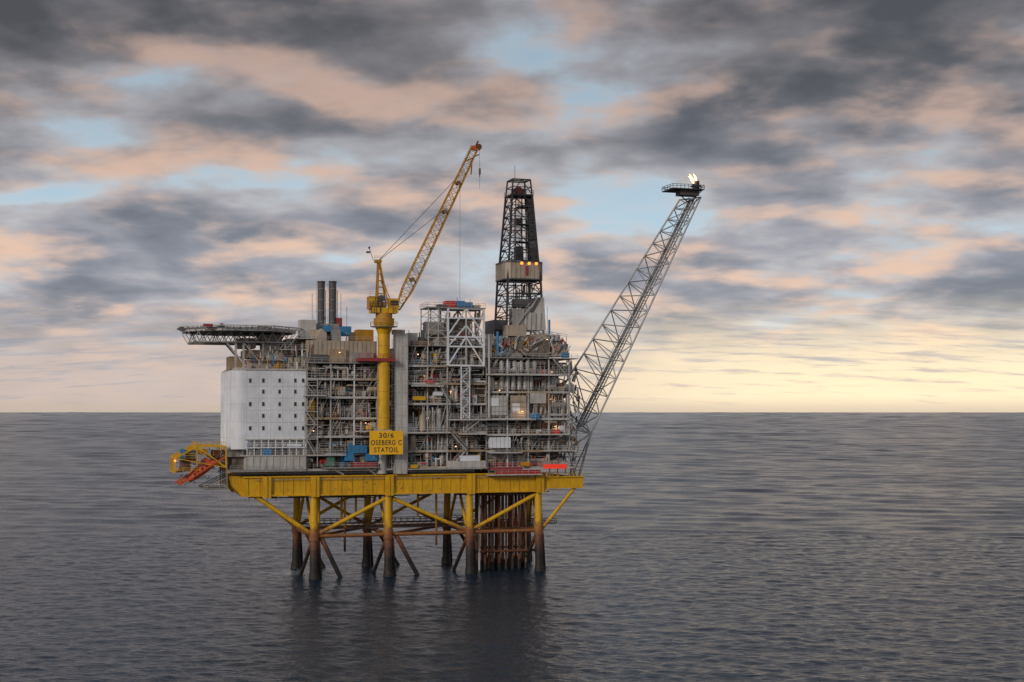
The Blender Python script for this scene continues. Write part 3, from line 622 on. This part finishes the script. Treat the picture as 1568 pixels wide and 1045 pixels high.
for s1 in (-3.3,3.3): k_.rail((dcu-3.3,dv+s1,dz(300)),(dcu+3.3,dv+s1,dz(300)),m=B,w=.1)
k_.box(M['dgrey'],dcu-1.8,dcu+1.6,dv-1.5,dv+1.5,dz(300),dz(290)); k_.tube(M['maroon'],(dcu-.5,dv-1.8,dz(293)),(dcu-.5,dv+1.6,dz(293)),1.0,16)
k_.tube(B,(dcu-1.2,dv,dz(277)),(dcu-1.2,dv,dz(254)),.07,5); k_.beam(B,(rt2[0]+rt2[3])/2,(rt2[1]+rt2[2])/2,.3)
for o_ in (-.9,.9): k_.beam(M['dgrey'],(dcu+o_,dv,dz(520)),(dcu+o_,dv,dz(302)),.28)
for o_ in (-2.2,1.9,2.4): k_.tube(M['mgrey'],(dcu+o_,dv-1.5,dz(500)),(dcu+o_*.8,dv-1.5,dz(320)),.15,6)
k_.box(M['dgrey'],dcu-1.1,dcu+1.1,dv-.9,dv+.9,dz(398),dz(378)); k_.box(M['brown'],dcu-.9,dcu+.9,dv-.8,dv+.8,dz(345),dz(335))
for k in range(6): o_=(k-2.5)*.18; k_.tube(B,(dcu+o_,dv,dz(378)),(dcu+o_,dv,dz(300)),.04,4)
for y in (372,345,318,470,450): w_=hwid(dz(y)); k_.box(M['dgrey'],dcu-w_*.3,dcu+w_,dv-w_,dv+w_*.1,dz(y)-.15,dz(y)); k_.rail((dcu-w_*.3,dv-w_,dz(y)),(dcu+w_,dv-w_,dz(y)),m=B)
for k in range(40): z=R.uniform(dz(510),dz(320)); w_=hwid(z)*.8; x_=dcu+R.uniform(-w_,w_); y_=dv+R.uniform(-w_,w_); k_.beam(R.choice([B,M['dgrey'],M['brown']]),(x_,y_,z),(x_,y_,z+R.uniform(1,5)),R.uniform(.1,.35))
k_.done()
k_=MB('wind_walls',rr)
zq=[dz(402),dz(300)]; pts=[]
for z in zq: w_=hwid(z); pts+=[(dcu+w_+.15,dv-w_*.98,z),(dcu+w_+.15,dv+w_,z)]
k_.add(M['dgrey'],[pts[0],pts[1],pts[3],pts[2]]+[(p[0]-.12,p[1],p[2]) for p in (pts[0],pts[1],pts[3],pts[2])],[(0,1,2,3),(7,6,5,4),(0,4,5,1),(2,6,7,3),(1,5,6,2),(0,3,7,4)])
for i in range(7):
    z_a=dz(395-i*13); w_=hwid(z_a); k_.box(R.choice([M['dgrey'],M['black'],M['wall']]),dcu+w_*.5,dcu+w_*.98,dv-w_+.1,dv-w_+.3,z_a,z_a+1.9)
w_=5.5; zz0,zz1=dz(430),dz(404); cw=[(dcu-w_,dv-w_+1.4),(dcu-w_+1.4,dv-w_),(dcu+w_-1.4,dv-w_),(dcu+w_,dv-w_+1.4),(dcu+w_,dv+w_-1.4),(dcu+w_-1.4,dv+w_),(dcu-w_+1.4,dv+w_),(dcu-w_,dv+w_-1.4)]
for i in range(8):
    p=Vector((*cw[i],0)); q=Vector((*cw[(i+1)%8],0)); n=max(1,int((q-p).length/1.3)); nrm=Vector((q.y-p.y,-(q.x-p.x),0)).normalized()
    vs=[]
    for z in (zz0,zz1): vs+=[(p.x,p.y,z),(q.x,q.y,z)]
    inn=[(x-nrm.x*.15,y-nrm.y*.15,z) for x,y,z in vs]
    k_.add(M['beige'],vs+inn,[(0,1,3,2),(6,7,5,4),(2,3,7,6),(1,0,4,5)])
    for kk in range(n+1): a1=p.lerp(q,kk/n)+nrm*.04; k_.beam(M['mgrey'],(a1.x,a1.y,zz0),(a1.x,a1.y,zz1),.12)
    for z in (zz0,zz1): k_.beam(M['dgrey'],(p.x,p.y,z),(q.x,q.y,z),.35)
k_.prism(M['dgrey'],[(x*.98+dcu*.02,y*.98+dv*.02) for x,y in cw],zz0,zz0+.2)
for o_ in (-1.0,1.2,3.3): k_.box(M['lampo'],dcu+o_-.36,dcu+o_+.36,dv-w_-.25,dv-w_-.12,zz1-.8,zz1-.1)
k_.box(M['maroon'],dcu+.2,dcu+.9,dv-w_-.2,dv-w_-.1,zz0+1,zz1-1.2)
k_.rail((dcu-4,dv-w_,zz1),(dcu+4,dv-w_,zz1),m=B)
vv=dv-6.2
k_.vprism(M['lgrey'],[A(x,y,vv)[::2] for x,y in ((800,506),(836,506),(833,456),(826,455),(806,478))],vv,vv+10)
k_.vprism(M['dgrey'],[A(x,y,vv-.3)[::2] for x,y in ((812,478),(816,478),(828,456),(824,456))],vv-.3,vv-.05)
for x in (806,813,820,828): k_.beam(M['mgrey'],A(x,506,vv-.1),A(x+1,480,vv-.1),.14)
k_.pbox(M['mgrey'],786,803,473,500,vv,vv+4); k_.pbox(M['dgrey'],790,815,458,470,vv+1,vv+5); k_.pbox(M['dgrey'],757,776,490,516,dv-5,dv+5)
k_.stair(A(790,500,vv-.5),A(812,470,vv-.5))
k_.done()

# ------------------------------------------------------------------ flare boom
rf=root('flare_boom'); f=MB('lattice_boom',rf); G=M['galv']
def ch(x0,y0,v0,x1,y1,v1): return Vector(A(x0,y0,v0)),Vector(A(x1,y1,v1))
CA=ch(850,612,7,1041,306,11); CB=ch(884,655,15,1058,306,13.5); CC=ch(905,664,7,1073,302,11)
N=15; pr=None
ts=[1-(1-i/N)**1.12 for i in range(N+1)]
for i,tq in enumerate(ts):
    cur=[c0.lerp(c1,tq) for c0,c1 in (CA,CB,CC)]
    for q in range(3): f.tube(G,cur[q],cur[(q+1)%3],.13,6)
    if pr:
        for q in range(3):
            f.tube(G,pr[q],cur[q],.27 if q!=1 else .33,8)
            f.tube(G,pr[q] if i%2 else pr[(q+1)%3],cur[(q+1)%3] if i%2 else cur[q],.16,6)
    pr=cur
for o_,r_ in ((Vector((.7,-.6,.1)),.24),(Vector((1.3,-1.2,0)),.16),(Vector((-.6,-.7,.3)),.12)):
    f.tube(M['mgrey'],CB[0]+o_,CB[1]+o_,r_,8)
LL=(CB[1]-CB[0]).length; n=int(LL/.9)
for i in range(n): p=CB[0].lerp(CB[1],i/n); f.beam(M['mgrey'],p+Vector((-.6,-.7,.3)),p+Vector((1.3,-1.2,0)),.12)
f.tube(M['mgrey'],CB[0]+Vector((-.6,-.7,1.4)),CB[1]+Vector((-.6,-.7,1.4)),.06,6)
foot=Vector(A(884,738,7)); foot2=Vector(A(872,738,15))
for a_,b_,r_ in ((CC[0],foot,.32),(CB[0],foot2,.3),(CC[0],foot2,.2),(CA[0],Vector(A(868,690,7)),.28),(CA[0],Vector(A(835,600,9)),.3),(CA[0],Vector(A(846,640,7)),.25),(CA[0],CC[0],.25),(CC[0],Vector(A(866,690,7)),.25),(CC[0],Vector(A(868,655,7)),.25),(CA[0],Vector(A(880,660,12)),.2),(Vector(A(870,690,7)),foot,.25),(Vector(A(838,575,9)),Vector(A(868,584,7)),.2),(Vector(A(868,584,7)),Vector(A(886,553,7)),.15)):
    f.tube(G,a_,b_,r_,8)
f.beam(M['mgrey'],Vector(A(860,700,6)),Vector(A(893,700,6)),.3); f.beam(M['mgrey'],Vector(A(860,732,6)),Vector(A(893,732,6)),.3)
f.rail(A(860,700,6),A(893,700,6)); f.tube(M['galv'],A(866,672,5),A(880,672,5),.7,14)
f.done()
f=MB('tip_platform',rf); tz=A(1055,291,11)[2]; ua=A(1031,291,8)[0]; ub=A(1079,291,8)[0]
f.box(B,ua,ub,8.2,16,tz-.3,tz); 
for vv in (8.2,16): f.rail((ua,vv,tz),(ub,vv,tz),m=B,w=.12,step=1.2)
for uu in (ua,ub): f.rail((uu,8.2,tz),(uu,16,tz),m=B,w=.12)
for x in (1034,1076): f.beam(B,A(x,291,10),A(1055,312,11),.25)
f.box(M['dgrey'],ua+3,ub-1,9.5,13,tz-1.8,tz-.3)
bx=A(1067,290,11)[0]; f.tube(B,(bx,11,tz-1),(bx,11,tz+2.3),.55,12); f.tube(B,(bx-1.1,11,tz),(bx-1.1,11,tz+1.9),.35,10); f.tube(B,(bx+.9,11.5,tz),(bx+.9,11.5,tz+2.9),.18,8); f.box(B,bx-1.6,bx+.9,10,12,tz+.9,tz+1.4); f.tube(M['brown'],(bx,11,tz+2.3),(bx,11,tz+2.7),.5,12,.7)
f.done()
fl=MB('flame',root('gas_flare'))
def blob(p,L,r,lean):
    seg=9; n=10; vs=[]; fs=[]
    for i in range(seg+1):
        t_=i/seg; rr_=r*(math.sin(math.pi*min(1,t_*.9+.1))**.8)*(1-.55*t_)+.01; cx=p[0]+lean*t_*t_*L+.14*math.sin(t_*9+L); cz_=p[2]+L*t_
        for q in range(n): an=2*math.pi*q/n; vs.append((cx+rr_*math.cos(an),p[1]+rr_*math.sin(an),cz_+.12*math.sin(q*2.1+i)))
    for i in range(seg):
        for q in range(n): fs.append((i*n+q,i*n+(q+1)%n,(i+1)*n+(q+1)%n,(i+1)*n+q))
    fl.add(M['flame'],vs,fs,True)
blob((bx-.2,11,tz+2.4),2.4,.45,-.35); blob((bx-1.1,11,tz+1.9),2.8,.38,-.45); blob((bx-1.5,11.3,tz+2.6),1.4,.25,-.7)
fl.done()

# ------------------------------------------------------------------ lifeboats
def lifeboat(name,pos,ang,L=8.2):
    r0=root(name); q=MB('hull',r0); n=14; seg=14; vs=[]; fs=[]
    d_=Vector((-math.cos(ang),0,-math.sin(ang))); upv=Vector((-math.sin(ang),0,math.cos(ang)))*1; sv=Vector((0,1,0))
    for i in range(seg+1):
        t_=i/seg; w1=1.35*(math.sin(math.pi*(t_*.93+.035))**.45); h1=1.2*(math.sin(math.pi*(t_*.9+.06))**.4)
        for k in range(n):
            an=2*math.pi*k/n; yy=math.cos(an)*w1; zz_=math.sin(an)*h1*(1.0 if math.sin(an)>0 else .85)
            vs.append(Vector(pos)+d_*(t_-.5)*L+sv*yy+upv*zz_)
    for i in range(seg):
        for k in range(n): fs.append((i*n+k,i*n+(k+1)%n,(i+1)*n+(k+1)%n,(i+1)*n+k))
    fs.append(tuple(range(n))); fs.append(tuple(range(seg*n+n-1,seg*n-1,-1)))
    q.add(M['orange'],vs,fs,True)
    p=Vector(pos)-d_*L*.3+upv*1.2; q.beam(M['orange'],p-upv*.4,p+upv*.7,1.3); q.beam(M['glass'],p+upv*.2-d_*-.68,p+upv*.5+d_*.68,.5)
    for s1 in (-1,1):
        q.beam(M['dgrey'],Vector(pos)-d_*L*.42+sv*s1*1.36,Vector(pos)+d_*L*.36+sv*s1*1.3,.14)
        for t_ in (-.2,-.05,.1,.25): c0=Vector(pos)+d_*L*t_+sv*s1*1.2+upv*.55; q.beam(M['glass'],c0-d_*.22,c0+d_*.22,.34)
    q.done()
for i,vv in enumerate((3.5,8.5,13.5)):
    lifeboat('lifeboat' if i==0 else 'lifeboat.%03d'%i, A(309-i*2,722-i*1,vv), math.radians(36))
rl=root('lifeboat_launch_frame'); l=MB('davit_frame',rl)
def fr(vv):
    ref={k:Vector(A(x,y,1.4)) for k,(x,y) in dict(a=(346,684),b=(346,716),c=(302,684),d=(268,702),e=(268,724),f=(312,749),g=(348,749),h=(350,725)).items()}
    for k in ref: ref[k].y=vv
    return ref
for i,vv in enumerate((1.4,6,11,16)):
    ref=fr(vv)
    for p_,q_,w_ in (('a','b',.35),('a','c',.35),('c','d',.35),('d','e',.3),('b','h',.3),('g','f',.25),('c','b',.3),('d','b',.2),('a','g',.3)): l.beam(M['yellow'] if q_ not in 'fg' else M['mgrey'],ref[p_],ref[q_],w_)
    l.beam(M['orange'],ref['a']+Vector((0,0,-2.5)),ref['f']+Vector((-6,0,1)),.35)
    l.beam(M['yellow'],ref['c'],ref['c']-Vector((0,0,5)),.25); l.beam(M['mgrey'],ref['f'],ref['g']+Vector((0,0,3)),.2)
ref=fr(1.4)
for k in ('a','c','d','e','f','g'): p=ref[k]; l.beam(M['yellow'] if k not in 'fg' else M['mgrey'],p,(p.x,16,p.z),.3)
for k in range(7):
    p=ref['c'].lerp(ref['a'],k/6); l.beam(M['crane'],p,(p.x,16,p.z),.18)
l.rail(ref['c'],ref['a'],m=M['yellow'],w=.1); l.rail((ref['c'].x,1.4,ref['c'].z),(ref['c'].x,16,ref['c'].z),m=M['yellow'],w=.1)
l.box(M['mgrey'],ref['f'].x,ref['g'].x,1.4,16,ref['g'].z-.15,ref['g'].z); l.rail(ref['f'],ref['g'],w=.1)
l.box(M['brown'],ref['d'].x+.3,ref['d'].x+2.3,2,14,ref['e'].z,ref['e'].z+.25); l.rail(ref['e'],(ref['e'].x+6,1.4,ref['e'].z),m=M['yellow'],w=.1)
l.rail(ref['d'],(ref['d'].x+5,1.4,ref['d'].z),m=M['yellow'],w=.1); l.box(M['crane'],ref['d'].x,ref['d'].x+5,2,14,ref['d'].z-.1,ref['d'].z)
l.pbox(M['dgrey'],284,300,690,706,4,7); l.pbox(M['blue'],276,284,688,704,3,5); l.pbox(M['rust'],326,344,690,704,3,8); l.pbox(M['yellow'],304,318,688,696,5,9); l.pbox(M['brown'],278,292,706,722,4,10)
for k in range(60):
    x=R.uniform(272,346); y=R.uniform(686,742); l.beam(R.choice([M['yellow'],M['orange'],M['mgrey'],M['dgrey'],M['yellow'],M['blue'],M['brown']]),A(x,y,R.uniform(1.5,3)),A(x+R.uniform(-9,9),y+R.uniform(-8,8),R.uniform(2,6)),.16)
lp=A(268,706,1); l.box(M['lampo'],lp[0]-.25,lp[0]+.25,.8,1.1,lp[2]-.2,lp[2]+.2)
l.done()

# ------------------------------------------------------------------ sea : one sheet with real wind waves
def geo_seq(a,b,g):
    n=int(math.log(b/a)/math.log(1+g)); return a*(b/a)**(np.arange(n)/n)
rad=np.concatenate([[.05],np.linspace(15,190,14),geo_seq(198,520,.0019),geo_seq(520,60000,.0045),geo_seq(60000,140000,.05),[140000.]])
dense=math.radians(24); NA=600
th=np.concatenate([np.linspace(-dense,dense,NA),np.linspace(dense,2*math.pi-dense,92)[1:-1]])
dth=np.concatenate([np.full(NA,2*dense/(NA-1)),np.full(90,(2*math.pi-2*dense)/91)])
drr=np.gradient(rad); nr,na=len(rad),len(th)
RR,TT=np.meshgrid(rad,th,indexing='ij'); XX=RR*np.sin(TT); YY=-D+RR*np.cos(TT)
SPc=np.maximum(drr[:,None],RR*dth[None,:])
rng=np.random.default_rng(3); ZZ=np.zeros_like(XX)
def addwave(Lw,slope,spread,hi_cut):
    k=2*math.pi/Lw; dirn=math.radians(-99+rng.normal()*spread); ph=rng.random()*6.283
    q=Lw/(2.2*SPc); wgt=np.clip((q-.9)/.7,0,1)
    if hi_cut: wgt=wgt*np.clip((9-q)/4,0,1)
    rows=wgt.max(axis=1)>0
    if not rows.any(): return
    wr=wgt[rows]; arg=k*(math.cos(dirn)*XX[rows]+math.sin(dirn)*YY[rows])+ph
    ZZ[rows]+=slope/k*np.sin(arg)*wr*wr*(3-2*wr)
NW=60
for i in range(NW):
    Lw=1.4*(20/1.4)**((i+rng.random())/NW)
    addwave(Lw,.0185*(1 if Lw<4.5 else (4.5/Lw)**.9),32,False)
for i in range(70):
    Lw=12*(2200/12)**((i+rng.random())/70)
    addwave(Lw,.017,26,True)
co_=np.empty((nr*na,3),dtype=np.float32); co_[:,0]=XX.ravel(); co_[:,1]=YY.ravel(); co_[:,2]=ZZ.ravel()
ii,jj=np.meshgrid(np.arange(nr-1),np.arange(na),indexing='ij'); j2=(jj+1)%na
q=np.stack([ii*na+jj,ii*na+j2,(ii+1)*na+j2,(ii+1)*na+jj],-1).reshape(-1,4)[:, ::-1].astype(np.int32)
me=bpy.data.meshes.new('sea'); me.vertices.add(nr*na); me.vertices.foreach_set('co',co_.ravel())
me.loops.add(q.size); me.loops.foreach_set('vertex_index',q.ravel()); me.polygons.add(len(q))
me.polygons.foreach_set('loop_start',np.arange(0,q.size,4,dtype=np.int32))
try: me.polygons.foreach_set('loop_total',np.full(len(q),4,dtype=np.int32))
except Exception: pass
me.polygons.foreach_set('use_smooth',np.ones(len(q),dtype=bool)); me.update(); me.validate()
sea=bpy.data.objects.new('sea',me); scene.collection.objects.link(sea)
m,nt,b=nmat('sea_water'); me.materials.append(m)
b.inputs['Roughness'].default_value=.18; b.inputs['IOR'].default_value=1.33
geo=nt.nodes.new('ShaderNodeNewGeometry')
def noise(scale,sx,sy,rot,detail,rough=.55,dist=0):
    mp=nt.nodes.new('ShaderNodeMapping'); mp.inputs['Scale'].default_value=(sx,sy,1); mp.inputs['Rotation'].default_value=(0,0,rot)
    n=nt.nodes.new('ShaderNodeTexNoise'); n.inputs['Scale'].default_value=scale; n.inputs['Detail'].default_value=detail; n.inputs['Roughness'].default_value=rough; n.inputs['Distortion'].default_value=dist
    nt.links.new(geo.outputs['Position'],mp.inputs[0]); nt.links.new(mp.outputs[0],n.inputs['Vector']); return n
n=noise(.8,.7,1.2,.15,3,.55,.3); bp=nt.nodes.new('ShaderNodeBump'); bp.inputs['Strength'].default_value=1; bp.inputs['Distance'].default_value=.55
nt.links.new(n.outputs['Fac'],bp.inputs['Height']); nt.links.new(bp.outputs[0],b.inputs['Normal'])
n=noise(.35,1,1,0,5,.7); mp_=nt.nodes.new('ShaderNodeVectorMath'); mp_.operation='DISTANCE'
nt.links.new(geo.outputs['Position'],mp_.inputs[0]); mp_.inputs[1].default_value=(-57,14,0)
mr=nt.nodes.new('ShaderNodeMapRange'); mr.inputs['From Min'].default_value=3; mr.inputs['From Max'].default_value=17; mr.inputs['To Min'].default_value=.28; mr.inputs['To Max'].default_value=0
nt.links.new(mp_.outputs['Value'],mr.inputs[0]); ad=nt.nodes.new('ShaderNodeMath'); nt.links.new(n.outputs['Fac'],ad.inputs[0]); nt.links.new(mr.outputs[0],ad.inputs[1])
cr=nt.nodes.new('ShaderNodeValToRGB'); cr.color_ramp.elements[0].position=.64; cr.color_ramp.elements[0].color=(.006,.022,.038,1); cr.color_ramp.elements[1].position=.88; cr.color_ramp.elements[1].color=(.30,.36,.40,1)
nt.links.new(ad.outputs[0],cr.inputs[0]); nt.links.new(cr.outputs[0],b.inputs['Base Color'])

# ------------------------------------------------------------------ sky
wd=bpy.data.worlds.new('World'); scene.world=wd; wd.use_nodes=True; nt=wd.node_tree; nt.nodes.clear()
try: wd.cycles.sampling_method='MANUAL'; wd.cycles.sample_map_resolution=512
except Exception: pass
out=nt.nodes.new('ShaderNodeOutputWorld'); bg=nt.nodes.new('ShaderNodeBackground'); nt.links.new(bg.outputs[0],out.inputs[0])
def mth(op,a,b=None,c=None,clamp=False):
    n=nt.nodes.new('ShaderNodeMath'); n.operation=op; n.use_clamp=clamp
    for i,x in enumerate((a,b,c)):
        if x is None: continue
        if isinstance(x,(int,float)): n.inputs[i].default_value=x
        else: nt.links.new(x,n.inputs[i])
    return n.outputs[0]
def mixc(f,a,b):
    n=nt.nodes.new('ShaderNodeMixRGB')
    for i,x in enumerate((f,a,b)):
        if isinstance(x,(int,float)): n.inputs[i].default_value=x
        elif isinstance(x,tuple): n.inputs[i].default_value=(*x,1)
        else: nt.links.new(x,n.inputs[i])
    return n.outputs[0]
def ss(x,a,b):
    n=nt.nodes.new('ShaderNodeMapRange'); n.interpolation_type='SMOOTHSTEP'; n.inputs['From Min'].default_value=a; n.inputs['From Max'].default_value=b; nt.links.new(x,n.inputs[0]); return n.outputs[0]
def rampn(x,els):
    r=nt.nodes.new('ShaderNodeValToRGB'); e=r.color_ramp.elements; e[0].position=els[0][0]; e[0].color=(*els[0][1],1); e[1].position=els[1][0]; e[1].color=(*els[1][1],1)
    for p,c in els[2:]: q=e.new(p); q.color=(*c,1)
    nt.links.new(x,r.inputs[0]); return r.outputs[0]
tc=nt.nodes.new('ShaderNodeTexCoord'); sp=nt.nodes.new('ShaderNodeSeparateXYZ'); nt.links.new(tc.outputs['Generated'],sp.inputs[0])
x,y,z=sp.outputs; zp=mth('MAXIMUM',z,0.0)
az=mth('ARCTAN2',x,y); el=mth('ARCSINE',zp)
dn=mth('ADD',zp,.20)
cb=nt.nodes.new('ShaderNodeCombineXYZ'); nt.links.new(mth('DIVIDE',x,dn),cb.inputs[0]); nt.links.new(mth('DIVIDE',y,dn),cb.inputs[1])
def wn(scale,detail,rough,dist=0,off=(0,0,0),sc=(1,1,1)):
    mp=nt.nodes.new('ShaderNodeMapping'); mp.inputs['Location'].default_value=off; mp.inputs['Scale'].default_value=sc; nt.links.new(cb.outputs[0],mp.inputs[0])
    n=nt.nodes.new('ShaderNodeTexNoise'); n.inputs['Scale'].default_value=scale; n.inputs['Detail'].default_value=detail; n.inputs['Roughness'].default_value=rough; n.inputs['Distortion'].default_value=dist
    nt.links.new(mp.outputs[0],n.inputs['Vector']); return n.outputs['Fac']
n1=wn(2.7,6,.49,.1,(3.1,1.7,0),(.95,1,1)); n2=wn(8,4,.48,.15,(7,2,0),(1.1,1,1)); nw=wn(1.3,2,.5,0,(9,4,0)); nw2=wn(1.6,2,.5,0,(1,14,0)); nt3=wn(4.2,4,.50,.15,(2.6,8,0),(.95,1,1))
azw=mth('ADD',az,mth('MULTIPLY',mth('SUBTRACT',nw,.5),.26)); elw=mth('ADD',el,mth('MULTIPLY',mth('SUBTRACT',nw2,.5),.09))
def gauss(px,py,sx,sy,w):
    a_=mth('MULTIPLY_ADD',azw,F/sx,-(px-784)/sx); e_=mth('MULTIPLY_ADD',elw,F/sy,-(631-py)/sy)
    q=mth('MULTIPLY_ADD',a_,a_,mth('MULTIPLY',e_,e_)); return mth('MULTIPLY',mth('EXPONENT',mth('MULTIPLY',q,-1.0)),w)
dens=mth('ADD',mth('MULTIPLY_ADD',mth('SUBTRACT',n1,.5),1.40,.675),mth('MULTIPLY',mth('SUBTRACT',n2,.5),.50))
for g in ((735,70,90,80,-.16),(870,150,140,70,-.20),(960,280,130,80,-.28),(170,322,260,22,-.36),(250,240,70,24,-.20),(330,120,60,35,-.14),(1100,350,260,28,-.20),(1480,270,140,35,-.13),(700,390,150,28,-.15),
          (130,60,380,110,.22),(1350,80,420,110,.24),(150,430,350,50,.06),(1350,420,350,40,.15),(820,225,80,22,.10)):
    dens=mth('ADD',dens,gauss(*g))
hi=rampn(dens,[(.24,(.32,.47,.60)),(.42,(.39,.48,.56)),(.56,(.335,.335,.365)),(.72,(.210,.198,.208)),(.90,(.118,.115,.125)),(1.0,(.080,.079,.087))])
lo=rampn(dens,[(.22,(.52,.68,.79)),(.40,(.57,.67,.75)),(.55,(.53,.52,.54)),(.68,(.395,.39,.44)),(.85,(.265,.28,.33)),(1.0,(.20,.215,.26))])
warm=mth('MULTIPLY',ss(nt3,.44,.66),mth('SUBTRACT',1.0,ss(dens,.62,.94)))
warm=mth('MULTIPLY',warm,ss(dens,.30,.52))
hi=mixc(mth('MULTIPLY',warm,.78),hi,(.60,.40,.31)); lo=mixc(mth('MULTIPLY',warm,.88),lo,(.90,.61,.45))
sky=mixc(ss(el,.09,.25),lo,hi)
right=ss(az,-.08,.20)
ns=wn(8.5,5,.6,.1,(5,5,0),(.5,1.6,1)); band=mth('EXPONENT',mth('MULTIPLY',mth('DIVIDE',el,.040),-1.0))
hz=mixc(right,(.68,.55,.49),(1.28,1.04,.68))
strk=ss(mth('ADD',ns,mth('MULTIPLY',band,.22)),.38,.64)
hz=mixc(strk,mixc(right,(.42,.42,.47),(.66,.59,.53)),hz)
hb=mth('MULTIPLY',mth('SUBTRACT',1.0,ss(el,.020,.088)),.90)
sky=mixc(hb,sky,hz)
# haze layer right on the horizon
hl=mth('SUBTRACT',1.0,ss(el,.0,.012)); sky=mixc(mth('MULTIPLY',hl,.75),sky,mixc(right,(.60,.50,.40),(.74,.60,.46)))
sky=mixc(mth('MULTIPLY',ss(el,.28,.60),.65),sky,(.15,.20,.275))
ns_=nt.nodes.new('ShaderNodeTexSky'); ns_.sky_type='NISHITA'; ns_.sun_disc=False; SE=math.radians(22); SA=math.radians(215)
ns_.sun_elevation=SE; ns_.sun_rotation=SA
nsc=nt.nodes.new('ShaderNodeVectorMath'); nsc.operation='SCALE'; nt.links.new(ns_.outputs[0],nsc.inputs[0]); nsc.inputs['Scale'].default_value=.06
sky=mixc(.08,sky,nsc.outputs[0])
up=mth('MULTIPLY_ADD',ss(el,.75,1.2),1.8,1.0)
vm=nt.nodes.new('ShaderNodeVectorMath'); vm.operation='SCALE'; nt.links.new(sky,vm.inputs[0]); nt.links.new(up,vm.inputs['Scale'])
nt.links.new(vm.outputs[0],bg.inputs[0]); bg.inputs[1].default_value=1.0

sl=bpy.data.lights.new('sun','SUN'); sl.energy=1.5; sl.angle=math.radians(11); sl.color=(1,.88,.76)
so=bpy.data.objects.new('sun',sl); scene.collection.objects.link(so)
dirv=Vector((math.sin(SA)*math.cos(SE),math.cos(SA)*math.cos(SE),math.sin(SE)))
so.rotation_euler=dirv.to_track_quat('Z','Y').to_euler(); so.location=dirv*200

cam=bpy.data.cameras.new('camera'); cam.lens=50; cam.sensor_width=36; cam.clip_start=1; cam.clip_end=400000
co=bpy.data.objects.new('camera',cam); scene.collection.objects.link(co); co.location=(0,-D,H); co.rotation_euler=(math.pi/2+TH,0,0); scene.camera=co
scene.view_settings.view_transform='Standard'; scene.view_settings.look='None'; scene.view_settings.exposure=0
